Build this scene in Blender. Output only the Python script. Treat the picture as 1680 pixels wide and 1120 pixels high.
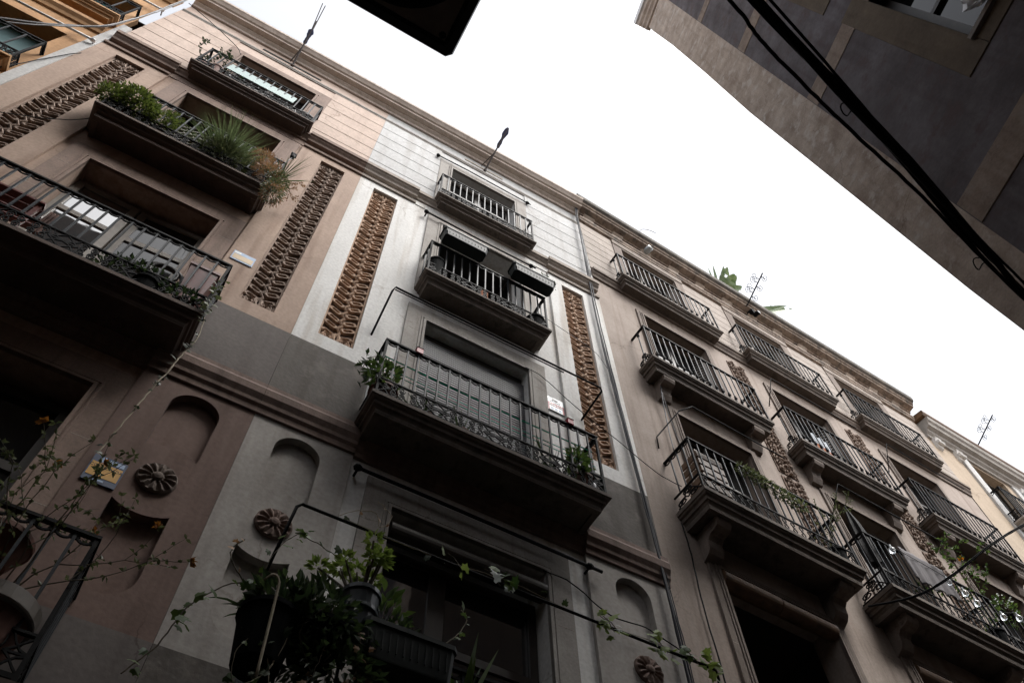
import bpy, bmesh, math, random
from mathutils import Vector, Matrix
R_ = math.radians
rnd = random.Random(7)
for o in list(bpy.data.objects): bpy.data.objects.remove(o)
S = bpy.context.scene
C = S.collection

# ------------------------------------------------------------------ camera
RX = ((0.86888185, 0.42412834, 0.25526355), (-0.49469419, 0.76265354, 0.41669803), (-0.01794421, -0.48833875, 0.87246964))
cd = bpy.data.cameras.new('Camera'); cam = bpy.data.objects.new('Camera', cd); C.objects.link(cam)
m = Matrix.Identity(4)
for i in range(3):
    m[i][0] = RX[i][0]; m[i][1] = -RX[i][1]; m[i][2] = -RX[i][2]
m[2][3] = 1.6
cam.matrix_world = m
cd.sensor_width = 36; cd.sensor_fit = 'HORIZONTAL'; cd.lens = 1361.39 / 1680 * 36
cd.clip_start = 0.05; cd.clip_end = 500
S.camera = cam
# ------------------------------------------------------------------ sky (bright overcast)
SUN_EL, SUN_AZ = 60, 150
w = bpy.data.worlds.new('World'); S.world = w; w.use_nodes = True
nt = w.node_tree; nt.nodes.clear()
sky = nt.nodes.new('ShaderNodeTexSky'); sky.sky_type = 'NISHITA'; sky.sun_disc = False
sky.sun_elevation = R_(SUN_EL); sky.sun_rotation = R_(SUN_AZ); sky.air_density = 1.0; sky.dust_density = 4.0; sky.ozone_density = 1.0
hs = nt.nodes.new('ShaderNodeHueSaturation'); hs.inputs['Saturation'].default_value = 0.22
bg = nt.nodes.new('ShaderNodeBackground'); bg.inputs['Strength'].default_value = 0.15
ow = nt.nodes.new('ShaderNodeOutputWorld')
nt.links.new(sky.outputs[0], hs.inputs['Color']); nt.links.new(hs.outputs[0], bg.inputs[0]); nt.links.new(bg.outputs[0], ow.inputs[0])
sd = bpy.data.lights.new('Sun', 'SUN'); sd.energy = 1.5; sd.angle = R_(24); sd.color = (1, 0.97, 0.93)
sun = bpy.data.objects.new('Sun', sd); C.objects.link(sun)
az = R_(SUN_AZ); el = R_(SUN_EL)
dv = Vector((math.sin(az) * math.cos(el), math.cos(az) * math.cos(el), math.sin(el)))
sun.rotation_euler = dv.to_track_quat('Z', 'Y').to_euler()
S.view_settings.view_transform = 'Standard'; S.view_settings.look = 'None'
S.view_settings.gamma = 1; S.view_settings.use_curve_mapping = False
S.view_settings.exposure = 1.15
S.render.engine = 'CYCLES'

# ------------------------------------------------------------------ materials
def newmat(name):
    mt = bpy.data.materials.new(name); mt.use_nodes = True
    n = mt.node_tree; b = n.nodes['Principled BSDF']
    return mt, n, b
def mixrgb(n, blend='MIX'):
    x = n.nodes.new('ShaderNodeMix'); x.data_type = 'RGBA'; x.blend_type = blend; return x
def plaster(name, col, col2=None, stain=(0.55, 0.5, 0.45), st=0.5, var=0.35, rough=0.92, bump=0.25, scale=1.0, patch=None):
    mt, n, b = newmat(name); L = n.links
    tc = n.nodes.new('ShaderNodeTexCoord')
    mp = n.nodes.new('ShaderNodeMapping'); mp.inputs['Scale'].default_value = (scale,) * 3
    L.new(tc.outputs['Object'], mp.inputs[0])
    n1 = n.nodes.new('ShaderNodeTexNoise'); n1.inputs['Scale'].default_value = 1.7; n1.inputs['Detail'].default_value = 8; n1.inputs['Roughness'].default_value = 0.62
    L.new(mp.outputs[0], n1.inputs['Vector'])
    r1 = n.nodes.new('ShaderNodeValToRGB'); r1.color_ramp.elements[0].position = 0.32; r1.color_ramp.elements[1].position = 0.68
    L.new(n1.outputs[0], r1.inputs[0])
    col2 = col2 or tuple(c * (1 - var) for c in col)
    m1 = mixrgb(n); L.new(r1.outputs[0], m1.inputs[0]); m1.inputs[6].default_value = (*col2, 1); m1.inputs[7].default_value = (*col, 1)
    # drips and streaks that run down the wall
    mp2 = n.nodes.new('ShaderNodeMapping'); mp2.inputs['Scale'].default_value = (7 * scale, 7 * scale, 0.45 * scale); L.new(tc.outputs['Object'], mp2.inputs[0])
    n2 = n.nodes.new('ShaderNodeTexNoise'); n2.inputs['Scale'].default_value = 1.0; n2.inputs['Detail'].default_value = 6; L.new(mp2.outputs[0], n2.inputs['Vector'])
    r2 = n.nodes.new('ShaderNodeValToRGB'); r2.color_ramp.elements[0].position = 0.49; r2.color_ramp.elements[1].position = 0.72; L.new(n2.outputs[0], r2.inputs[0])
    mu = n.nodes.new('ShaderNodeMath'); mu.operation = 'MULTIPLY'; mu.inputs[1].default_value = st; L.new(r2.outputs[0], mu.inputs[0])
    m2 = mixrgb(n, 'MULTIPLY'); L.new(mu.outputs[0], m2.inputs[0]); L.new(m1.outputs[2], m2.inputs[6]); m2.inputs[7].default_value = (*stain, 1)
    n3 = n.nodes.new('ShaderNodeTexNoise'); n3.inputs['Scale'].default_value = 26; n3.inputs['Detail'].default_value = 5; L.new(mp.outputs[0], n3.inputs['Vector'])
    r3 = n.nodes.new('ShaderNodeValToRGB'); r3.color_ramp.elements[0].position = 0.35; r3.color_ramp.elements[0].color = (0.8, 0.8, 0.8, 1); r3.color_ramp.elements[1].position = 0.65; L.new(n3.outputs[0], r3.inputs[0])
    m3 = mixrgb(n, 'MULTIPLY'); m3.inputs[0].default_value = 0.8; L.new(m2.outputs[2], m3.inputs[6]); L.new(r3.outputs[0], m3.inputs[7])
    out = m3.outputs[2]
    if patch:
        n4 = n.nodes.new('ShaderNodeTexNoise'); n4.inputs['Scale'].default_value = 3.1; n4.inputs['Detail'].default_value = 10; n4.inputs['Roughness'].default_value = 0.7; L.new(mp.outputs[0], n4.inputs['Vector'])
        r4 = n.nodes.new('ShaderNodeValToRGB'); r4.color_ramp.elements[0].position = 0.52; r4.color_ramp.elements[1].position = 0.62; L.new(n4.outputs[0], r4.inputs[0])
        m4 = mixrgb(n); L.new(r4.outputs[0], m4.inputs[0]); L.new(out, m4.inputs[6]); m4.inputs[7].default_value = (*patch, 1); out = m4.outputs[2]
    nd = n.nodes.new('ShaderNodeVectorMath'); nd.operation = 'MULTIPLY_ADD'; nd.inputs[1].default_value = (0.5, 0.5, 0.5); L.new(n1.outputs['Color'], nd.inputs[0]); L.new(mp.outputs[0], nd.inputs[2])
    vo = n.nodes.new('ShaderNodeTexVoronoi'); vo.feature = 'DISTANCE_TO_EDGE'; vo.inputs['Scale'].default_value = 0.75; L.new(nd.outputs[0], vo.inputs['Vector'])
    rc = n.nodes.new('ShaderNodeValToRGB'); rc.color_ramp.elements[0].position = 0.0; rc.color_ramp.elements[0].color = (0.55, 0.5, 0.46, 1); rc.color_ramp.elements[1].position = 0.006; L.new(vo.outputs['Distance'], rc.inputs[0])
    ng = n.nodes.new('ShaderNodeTexNoise'); ng.inputs['Scale'].default_value = 0.55; ng.inputs['Detail'].default_value = 4; L.new(mp.outputs[0], ng.inputs['Vector'])
    rg = n.nodes.new('ShaderNodeValToRGB'); rg.color_ramp.elements[0].position = 0.5; rg.color_ramp.elements[1].position = 0.6; L.new(ng.outputs[0], rg.inputs[0])
    mc = mixrgb(n, 'MULTIPLY'); L.new(rg.outputs[0], mc.inputs[0]); L.new(out, mc.inputs[6]); L.new(rc.outputs[0], mc.inputs[7])
    oi = n.nodes.new('ShaderNodeObjectInfo'); ro = n.nodes.new('ShaderNodeMapRange'); ro.inputs['To Min'].default_value = 0.88; ro.inputs['To Max'].default_value = 1.05; L.new(oi.outputs['Random'], ro.inputs[0])
    mo = mixrgb(n, 'MULTIPLY'); mo.inputs[0].default_value = 1.0 if 'terra' in name or 'dentil' in name or 'block' in name else (0.55 if 'siding' in name else 0.0); L.new(mc.outputs[2], mo.inputs[6]); L.new(ro.outputs[0], mo.inputs[7]); out = mo.outputs[2]
    L.new(out, b.inputs['Base Color']); b.inputs['Roughness'].default_value = rough
    bp = n.nodes.new('ShaderNodeBump'); bp.inputs['Strength'].default_value = bump; bp.inputs['Distance'].default_value = 0.007
    ad = n.nodes.new('ShaderNodeMath'); ad.operation = 'ADD'; L.new(n3.outputs[0], ad.inputs[0]); L.new(n1.outputs[0], ad.inputs[1]); L.new(ad.outputs[0], bp.inputs['Height'])
    L.new(bp.outputs[0], b.inputs['Normal'])
    return mt
def simple(name, col, rough=0.6, metal=0.0, var=0.3, scale=20, bump=0.1, spec=0.5, trans=0.0):
    mt, n, b = newmat(name); L = n.links
    tc = n.nodes.new('ShaderNodeTexCoord')
    n1 = n.nodes.new('ShaderNodeTexNoise'); n1.inputs['Scale'].default_value = scale; n1.inputs['Detail'].default_value = 5; L.new(tc.outputs['Object'], n1.inputs['Vector'])
    r1 = n.nodes.new('ShaderNodeValToRGB'); r1.color_ramp.elements[0].position = 0.3; r1.color_ramp.elements[1].position = 0.7; L.new(n1.outputs[0], r1.inputs[0])
    m1 = mixrgb(n); L.new(r1.outputs[0], m1.inputs[0]); m1.inputs[6].default_value = (*[c * (1 - var) for c in col], 1); m1.inputs[7].default_value = (*col, 1)
    L.new(m1.outputs[2], b.inputs['Base Color']); b.inputs['Roughness'].default_value = rough; b.inputs['Metallic'].default_value = metal
    b.inputs['Specular IOR Level'].default_value = spec
    if bump:
        bp = n.nodes.new('ShaderNodeBump'); bp.inputs['Strength'].default_value = bump; bp.inputs['Distance'].default_value = 0.01; L.new(n1.outputs[0], bp.inputs['Height']); L.new(bp.outputs[0], b.inputs['Normal'])
    return mt
def leafmat(name, c1, c2, rough=0.5):
    mt, n, b = newmat(name); L = n.links
    gi = n.nodes.new('ShaderNodeNewGeometry')
    m1 = mixrgb(n); L.new(gi.outputs['Random Per Island'], m1.inputs[0]); m1.inputs[6].default_value = (*c1, 1); m1.inputs[7].default_value = (*c2, 1)
    L.new(m1.outputs[2], b.inputs['Base Color']); b.inputs['Roughness'].default_value = rough
    tr = n.nodes.new('ShaderNodeBsdfTranslucent'); L.new(m1.outputs[2], tr.inputs[0])
    ms = n.nodes.new('ShaderNodeMixShader'); ms.inputs[0].default_value = 0.35
    o = n.nodes['Material Output']; L.new(b.outputs[0], ms.inputs[1]); L.new(tr.outputs[0], ms.inputs[2]); L.new(ms.outputs[0], o.inputs[0])
    return mt
M = {}
M['white'] = plaster('white_plaster', (0.79, 0.785, 0.765), (0.71, 0.70, 0.68), stain=(0.6, 0.53, 0.46), st=0.65)
M['white_siding'] = plaster('white_siding', (0.575, 0.575, 0.57), (0.52, 0.515, 0.505), st=0.35)
M['pink'] = plaster('pink_plaster', (0.47, 0.345, 0.27), (0.37, 0.27, 0.212), stain=(0.55, 0.47, 0.42), st=0.7)
M['pink_siding'] = plaster('pink_siding', (0.60, 0.475, 0.40), (0.54, 0.42, 0.35), st=0.25)
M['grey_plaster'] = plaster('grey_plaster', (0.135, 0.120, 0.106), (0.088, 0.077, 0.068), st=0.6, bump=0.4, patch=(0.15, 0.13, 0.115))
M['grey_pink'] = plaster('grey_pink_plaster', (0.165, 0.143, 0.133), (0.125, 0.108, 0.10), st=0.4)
M['lower_pink_shaded'] = plaster('lower_pink_plaster_shaded', (0.195, 0.128, 0.105), (0.15, 0.098, 0.081), stain=(0.55, 0.47, 0.42), st=0.7)  # pink darkened below the string course to stand in for shade
M['lower_white_shaded'] = plaster('lower_white_shaded', (0.44, 0.415, 0.388), (0.345, 0.32, 0.295), st=0.4)  # white lowered in tone here, street shade put into the colour
M['stone'] = plaster('brown_stone', (0.44, 0.385, 0.335), (0.34, 0.29, 0.25), st=0.5, bump=0.3, scale=2.0)
M['stone_dark'] = plaster('dark_stone', (0.21, 0.165, 0.135), (0.13, 0.10, 0.085), st=0.6, bump=0.3, scale=2.0)
M['stone_red'] = plaster('reddish_stone', (0.24, 0.165, 0.135), (0.17, 0.12, 0.10), st=0.6, bump=0.3, scale=2.0)
M['surround'] = plaster('surround_stone', (0.40, 0.375, 0.345), (0.31, 0.285, 0.26), st=0.5, scale=2.0)
M['surround_pink'] = plaster('surround_pink_stone', (0.30, 0.215, 0.175), (0.22, 0.158, 0.128), st=0.6, scale=2.0)
M['cornice'] = plaster('cornice_stone', (0.56, 0.48, 0.42), (0.44, 0.365, 0.31), st=0.5, scale=1.5)
M['terra'] = plaster('terracotta', (0.56, 0.385, 0.27), (0.40, 0.26, 0.175), st=0.5, scale=4, bump=0.4)
M['terra_pink'] = plaster('dusty_terracotta', (0.36, 0.27, 0.215), (0.26, 0.19, 0.15), st=0.5, scale=4, bump=0.4)
M['terra_back'] = plaster('terracotta_ground', (0.17, 0.10, 0.065), (0.10, 0.06, 0.04), st=0.4, scale=4)
M['beige'] = plaster('beige_plaster', (0.385, 0.317, 0.272), (0.295, 0.238, 0.2), stain=(0.55, 0.47, 0.42), st=0.6, scale=1.2)
M['beige_siding'] = plaster('beige_siding', (0.43, 0.372, 0.328), (0.35, 0.30, 0.26), st=0.4)
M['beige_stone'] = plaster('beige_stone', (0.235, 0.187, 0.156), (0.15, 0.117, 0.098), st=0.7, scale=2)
M['corn_weather'] = plaster('weathered_cornice', (0.42, 0.335, 0.27), (0.20, 0.155, 0.125), stain=(0.3, 0.27, 0.25), st=0.8, scale=1.6, patch=(0.13, 0.115, 0.10))
M['corn_top'] = plaster('mossy_coping', (0.17, 0.15, 0.125), (0.07, 0.065, 0.06), st=0.6, scale=2.5)
M['dentil'] = plaster('flaking_block', (0.62, 0.55, 0.48), (0.40, 0.32, 0.26), st=0.3, scale=5)
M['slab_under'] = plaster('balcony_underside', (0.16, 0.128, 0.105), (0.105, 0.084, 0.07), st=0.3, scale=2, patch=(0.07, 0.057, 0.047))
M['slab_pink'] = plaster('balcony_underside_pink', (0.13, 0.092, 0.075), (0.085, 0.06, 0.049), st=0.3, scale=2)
M['orange'] = plaster('orange_plaster', (0.52, 0.295, 0.135), (0.40, 0.22, 0.10), st=0.5)
M['cream_orange'] = plaster('cream_orange_plaster', (0.46, 0.365, 0.27), (0.37, 0.29, 0.21), st=0.3)
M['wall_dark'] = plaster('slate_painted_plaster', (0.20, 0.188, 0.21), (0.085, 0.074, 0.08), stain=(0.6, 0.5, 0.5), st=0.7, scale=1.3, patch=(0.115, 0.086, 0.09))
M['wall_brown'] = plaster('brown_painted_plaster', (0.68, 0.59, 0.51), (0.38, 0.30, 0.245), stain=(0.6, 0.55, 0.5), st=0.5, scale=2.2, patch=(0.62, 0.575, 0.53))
M['wall_band'] = plaster('brown_band_plaster', (0.40, 0.325, 0.27), (0.24, 0.185, 0.15), stain=(0.6, 0.55, 0.5), st=0.6, scale=2.0, patch=(0.33, 0.28, 0.24))
M['wall_frame'] = plaster('ochre_painted_plaster', (0.19, 0.15, 0.105), (0.12, 0.092, 0.066), st=0.4, scale=2)
M['street_wall'] = plaster('street_wall', (0.15, 0.125, 0.105), (0.10, 0.08, 0.07), st=0.5)
M['asphalt'] = plaster('asphalt', (0.055, 0.053, 0.05), st=0.2, scale=3)
M['paving'] = plaster('paving', (0.17, 0.16, 0.15), st=0.3, scale=3)
M['kerb'] = plaster('kerb_granite', (0.26, 0.25, 0.24), st=0.2, scale=6)
M['iron'] = simple('wrought_iron', (0.007, 0.007, 0.008), 0.65, 0.0, 0.4, 40, 0.2, 0.12)
M['iron_blue'] = simple('painted_iron', (0.030, 0.036, 0.043), 0.55, 0.0, 0.35, 40, 0.1, 0.2)
M['iron_rust'] = simple('rusty_iron', (0.06, 0.04, 0.032), 0.7, 0.0, 0.5, 30, 0.2)
M['black'] = simple('black_rubber', (0.008, 0.008, 0.009), 0.65, 0.0, 0.3, 30, 0.05, 0.12)
M['lampblack'] = simple('lamp_black_paint', (0.014, 0.013, 0.012), 0.35, 0.0, 0.4, 12, 0.05)
M['lampbrown'] = simple('rusty_lamp_plate', (0.30, 0.22, 0.17), 0.6, 0.0, 0.5, 7, 0.1)
M['cable_grey'] = simple('grey_cable', (0.13, 0.13, 0.14), 0.55, 0.0, 0.4, 30, 0.05)
M['cable_dark'] = simple('dark_grey_cable', (0.045, 0.047, 0.055), 0.7, 0.0, 0.4, 30, 0.05, 0.15)
M['cable_white'] = simple('white_cable', (0.5, 0.5, 0.5), 0.5, 0.0, 0.3, 30, 0.05)
M['wood'] = simple('brown_wood', (0.16, 0.085, 0.04), 0.55, 0.0, 0.5, 9, 0.2)
M['wood_dark'] = simple('dark_wood', (0.035, 0.026, 0.02), 0.5, 0.0, 0.4, 9, 0.2)
M['wood_grey'] = simple('grey_painted_wood', (0.20, 0.175, 0.15), 0.55, 0.0, 0.3, 9, 0.15)
M['blind'] = simple('grey_blind', (0.09, 0.089, 0.10), 0.5, 0.0, 0.25, 6, 0.0)
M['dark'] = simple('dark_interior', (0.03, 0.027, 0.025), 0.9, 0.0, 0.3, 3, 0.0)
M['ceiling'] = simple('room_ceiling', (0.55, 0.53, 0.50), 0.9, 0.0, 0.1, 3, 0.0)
M['planter'] = simple('dark_green_plastic', (0.008, 0.013, 0.012), 0.55, 0.0, 0.35, 25, 0.15, 0.2)
M['pot_black'] = simple('black_plastic_pot', (0.006, 0.007, 0.008), 0.8, 0.0, 0.35, 15, 0.1, 0.04)
M['pot_blue'] = simple('blue_grey_pot', (0.045, 0.06, 0.07), 0.35, 0.0, 0.3, 15, 0.05)
M['pot_terra'] = simple('clay_pot', (0.15, 0.06, 0.038), 0.75, 0.0, 0.4, 12, 0.2)
M['pot_red'] = simple('red_glazed_pot', (0.16, 0.03, 0.02), 0.4, 0.0, 0.4, 12, 0.1)
M['white_paint'] = simple('white_paint', (0.75, 0.76, 0.77), 0.5, 0.0, 0.1, 12, 0.0)
M['pipe_grey'] = simple('grey_metal_pipe', (0.42, 0.45, 0.46), 0.4, 0.3, 0.2, 12, 0.0)
M['pale_panel'] = simple('pale_green_sheet', (0.30, 0.40, 0.385), 0.5, 0.0, 0.15, 3, 0.0, 0.3)
M['cloth'] = simple('grey_cloth', (0.15, 0.138, 0.145), 0.9, 0.0, 0.3, 6, 0.1)
M['cloth_white'] = simple('white_cloth', (0.62, 0.66, 0.70), 0.9, 0.0, 0.2, 6, 0.1)
M['cloth_orange'] = simple('orange_cloth', (0.55, 0.2, 0.09), 0.9, 0.0, 0.2, 6, 0.1)
M['cloth_blue'] = simple('blue_cloth', (0.12, 0.2, 0.36), 0.9, 0.0, 0.3, 6, 0.1)
M['teal'] = simple('teal_shutter', (0.03, 0.12, 0.125), 0.5, 0.0, 0.3, 6, 0.1)
M['flag'] = simple('furled_blue_flag', (0.05, 0.055, 0.12), 0.9, 0.0, 0.5, 20, 0.2)
M['green_line'] = simple('green_cord', (0.05, 0.62, 0.42), 0.5, 0.0, 0.1, 20, 0.0)
M['red'] = simple('red_paint', (0.42, 0.015, 0.03), 0.5, 0.0, 0.15, 20, 0.0)
M['signwhite'] = simple('sign_white', (0.75, 0.80, 0.82), 0.4, 0.0, 0.05, 20, 0.0)
M['navy'] = simple('navy_print', (0.025, 0.05, 0.12), 0.5, 0.0, 0.15, 20, 0.0)
M['sky_print'] = simple('light_blue_print', (0.30, 0.42, 0.62), 0.5, 0.0, 0.15, 20, 0.0)
M['yellow'] = simple('yellow_print', (0.62, 0.32, 0.03), 0.5, 0.0, 0.15, 20, 0.0)
M['tan'] = simple('tan_print', (0.55, 0.40, 0.22), 0.5, 0.0, 0.15, 20, 0.0)
M['ink'] = simple('black_ink', (0.02, 0.02, 0.02), 0.5, 0.0, 0.1, 20, 0.0)
M['petal_orange'] = leafmat('orange_petals', (0.22, 0.08, 0.012), (0.32, 0.13, 0.02))
M['petal_yellow'] = leafmat('yellow_petals', (0.85, 0.5, 0.03), (0.85, 0.42, 0.03))
M['petal_white_glint'] = leafmat('pale_petals_and_leaf_glints', (0.5, 0.56, 0.52), (0.62, 0.66, 0.62))  # pale blooms; on the ivy it paints highlights on leaves
M['leaf'] = leafmat('green_leaves', (0.035, 0.075, 0.018), (0.11, 0.17, 0.035))
M['leaf_bright'] = leafmat('yellow_green_leaves', (0.065, 0.10, 0.018), (0.15, 0.185, 0.04))
M['leaf_jade'] = leafmat('jade_leaves', (0.13, 0.20, 0.035), (0.27, 0.35, 0.075))
M['leaf_dark'] = leafmat('dark_leaves', (0.015, 0.028, 0.012), (0.055, 0.085, 0.028))
M['leaf_grass'] = leafmat('grass_blades', (0.07, 0.10, 0.04), (0.17, 0.215, 0.10))
M['leaf_dry'] = leafmat('dry_leaves', (0.22, 0.115, 0.055), (0.40, 0.24, 0.12))
M['leaf_olive'] = leafmat('olive_leaves', (0.06, 0.08, 0.03), (0.15, 0.17, 0.07))
M['leaf_banana'] = leafmat('banana_leaves', (0.09, 0.15, 0.05), (0.20, 0.26, 0.12))
M['stem'] = simple('brown_stem', (0.09, 0.07, 0.04), 0.8, 0.0, 0.4, 30, 0.1)
M['stem_pale'] = simple('pale_stem', (0.42, 0.36, 0.26), 0.8, 0.0, 0.3, 30, 0.1)
def glassmat(name, col, ior, rough=0.03):
    mt, n, b = newmat(name); b.inputs['Base Color'].default_value = (*col, 1); b.inputs['Roughness'].default_value = rough; b.inputs['IOR'].default_value = ior
    tc = n.nodes.new('ShaderNodeTexCoord'); nn = n.nodes.new('ShaderNodeTexNoise'); nn.inputs['Scale'].default_value = 2.2; bp = n.nodes.new('ShaderNodeBump'); bp.inputs['Strength'].default_value = 0.03; bp.inputs['Distance'].default_value = 0.05
    n.links.new(tc.outputs['Object'], nn.inputs['Vector']); n.links.new(nn.outputs[0], bp.inputs['Height']); n.links.new(bp.outputs[0], b.inputs['Normal'])
    return mt
M['glass'] = glassmat('window_glass', (0.012, 0.013, 0.014), 1.4)
M['glass_mid'] = glassmat('old_window_glass', (0.02, 0.02, 0.022), 2.0)
M['glass_bright'] = glassmat('mirror_like_window_glass', (0.03, 0.035, 0.04), 3.2, 0.02)
mt, n, b = newmat('bulb_glass'); b.inputs['Transmission Weight'].default_value = 0.85; b.inputs['Roughness'].default_value = 0.02; b.inputs['Base Color'].default_value = (0.93, 0.96, 0.97, 1); M['bulb'] = mt
mt, n, b = newmat('crumpled_plastic'); b.inputs['Transmission Weight'].default_value = 0.55; b.inputs['Roughness'].default_value = 0.15; b.inputs['Base Color'].default_value = (0.85, 0.86, 0.9, 1); M['plastic'] = mt

# ------------------------------------------------------------------ helpers: (x along the wall, d out of the wall, z up)
class MB:
    def __init__(s): s.v = []; s.f = []
    def vv(s, x, d, z): s.v.append((x, -d, z)); return len(s.v) - 1
    def quad(s, *p): s.f.append([s.vv(*q) for q in p]); return s
    def box(s, x0, x1, d0, d1, z0, z1):
        i = [s.vv(x, d, z) for z in (z0, z1) for d in (d0, d1) for x in (x0, x1)]
        for a in ((0, 1, 3, 2), (4, 6, 7, 5), (0, 4, 5, 1), (2, 3, 7, 6), (0, 2, 6, 4), (1, 5, 7, 3)): s.f.append([i[k] for k in a])
        return s
    def prof(s, poly, x0, x1):                    # polygon in (d,z) run along x
        n = len(poly); a = [s.vv(x0, d, z) for d, z in poly]; b = [s.vv(x1, d, z) for d, z in poly]
        for k in range(n): s.f.append([a[k], a[(k + 1) % n], b[(k + 1) % n], b[k]])
        s.f.append(a[::-1]); s.f.append(b); return s
    def tube(s, pts, r, n=6, closed=False, r1=None):
        P = [Vector((p[0], -p[1], p[2])) for p in pts]; m_ = len(P); rings = []; up0 = None
        for i in range(m_):
            a = P[(i - 1) % m_] if (i > 0 or closed) else P[i]; b_ = P[(i + 1) % m_] if (i < m_ - 1 or closed) else P[i]
            t = (b_ - a); t = t.normalized() if t.length > 1e-9 else Vector((0, 0, 1))
            u = up0 if up0 is not None else (Vector((0, 1, 0)) if abs(t.y) < 0.9 else Vector((1, 0, 0)))
            u = (u - t * u.dot(t)); u = u.normalized() if u.length > 1e-6 else t.orthogonal().normalized(); up0 = u; wv = t.cross(u)
            rr = r if r1 is None else r + (r1 - r) * i / max(1, m_ - 1)
            ring = []
            for k in range(n):
                an = 2 * math.pi * (k + 0.5) / n; q = P[i] + (u * math.cos(an) + wv * math.sin(an)) * rr
                s.v.append(tuple(q)); ring.append(len(s.v) - 1)
            rings.append(ring)
        for i in range(m_ if closed else m_ - 1):
            A = rings[i]; B = rings[(i + 1) % m_]
            for k in range(n): s.f.append([A[k], A[(k + 1) % n], B[(k + 1) % n], B[k]])
        if not closed: s.f.append(rings[0][::-1]); s.f.append(rings[-1])
        return s
    def lathe(s, pr, c, n=16, axis='z', wob=None):    # pr: [(r,h)]
        rings = []
        for r, h in pr:
            ring = []
            for k in range(n):
                an = 2 * math.pi * k / n; rr = r * (wob(an) if wob else 1)
                if axis == 'z': q = (c[0] + rr * math.cos(an), c[1] + rr * math.sin(an), c[2] + h)
                elif axis == 'd': q = (c[0] + rr * math.cos(an), c[1] + h, c[2] + rr * math.sin(an))
                else: q = (c[0] + h, c[1] + rr * math.cos(an), c[2] + rr * math.sin(an))
                ring.append(s.vv(*q))
            rings.append(ring)
        for A, B in zip(rings, rings[1:]):
            for k in range(n): s.f.append([A[k], A[(k + 1) % n], B[(k + 1) % n], B[k]])
        s.f.append(rings[0][::-1]); s.f.append(rings[-1]); return s
    def loft(s, rings):                             # rings of (x,d,z)
        R2 = [[s.vv(*p) for p in r] for r in rings]; n = len(R2[0])
        for A, B in zip(R2, R2[1:]):
            for k in range(n): s.f.append([A[k], A[(k + 1) % n], B[(k + 1) % n], B[k]])
        s.f.append(R2[0][::-1]); s.f.append(R2[-1]); return s
    def leaf(s, p, dirv, nor, L_, W_, fold=0.25, seg=1):
        d_ = Vector(dirv).normalized(); n_ = Vector(nor); n_ = n_ - d_ * n_.dot(d_)
        n_ = n_.normalized() if n_.length > 1e-5 else d_.orthogonal().normalized(); sd_ = d_.cross(n_)
        p = Vector(p)
        q = [p, p + d_ * L_ * 0.45 + sd_ * W_ * 0.5 + n_ * W_ * fold, p + d_ * L_ - n_ * L_ * 0.12, p + d_ * L_ * 0.45 - sd_ * W_ * 0.5 + n_ * W_ * fold]
        i = []
        for a in q: s.v.append((a.x, -a.y, a.z)); i.append(len(s.v) - 1)
        s.f.append([i[0], i[1], i[2]]); s.f.append([i[0], i[2], i[3]]); return s
    def blade(s, p, dirv, L_, W_, droop=0.5, seg=5):
        d_ = Vector(dirv).normalized(); p = Vector(p); sd_ = d_.cross(Vector((0, 0, 1)));
        sd_ = sd_.normalized() if sd_.length > 1e-4 else Vector((1, 0, 0)); prev = None
        for k in range(seg + 1):
            t = k / seg; wv = W_ * (1 - t) ** 0.7 * (0.6 + 0.4 * min(1, t * 4)) if t < 1 else 0.0008
            a = p - sd_ * wv / 2; b_ = p + sd_ * wv / 2
            s.v.append((a.x, -a.y, a.z)); s.v.append((b_.x, -b_.y, b_.z)); cur = (len(s.v) - 2, len(s.v) - 1)
            if prev: s.f.append([prev[0], prev[1], cur[1], cur[0]])
            prev = cur; p = p + d_ * L_ / seg; d_ = (d_ + Vector((0, 0, -droop / seg))).normalized()
        return s
    def build(s, name, mat, parent=None, smooth=False, loc=None):
        me = bpy.data.meshes.new(name); me.from_pydata(s.v, [], s.f); me.materials.append(M[mat] if isinstance(mat, str) else mat)
        if smooth:
            for p in me.polygons: p.use_smooth = True
        bm = bmesh.new(); bm.from_mesh(me); bmesh.ops.recalc_face_normals(bm, faces=bm.faces); bm.to_mesh(me); bm.free()
        o = bpy.data.objects.new(name, me); C.objects.link(o)
        if parent: o.parent = parent
        if loc: o.location = (loc[0], -loc[1], loc[2])
        return o
def inst(o, parent, x, d, z, rz=0, sx=1, name=None):
    c = o.copy(); C.objects.link(c); c.parent = parent; c.location = (x, -d, z); c.rotation_euler = (0, 0, rz); c.scale = (sx, 1, 1)
    return c
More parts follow.
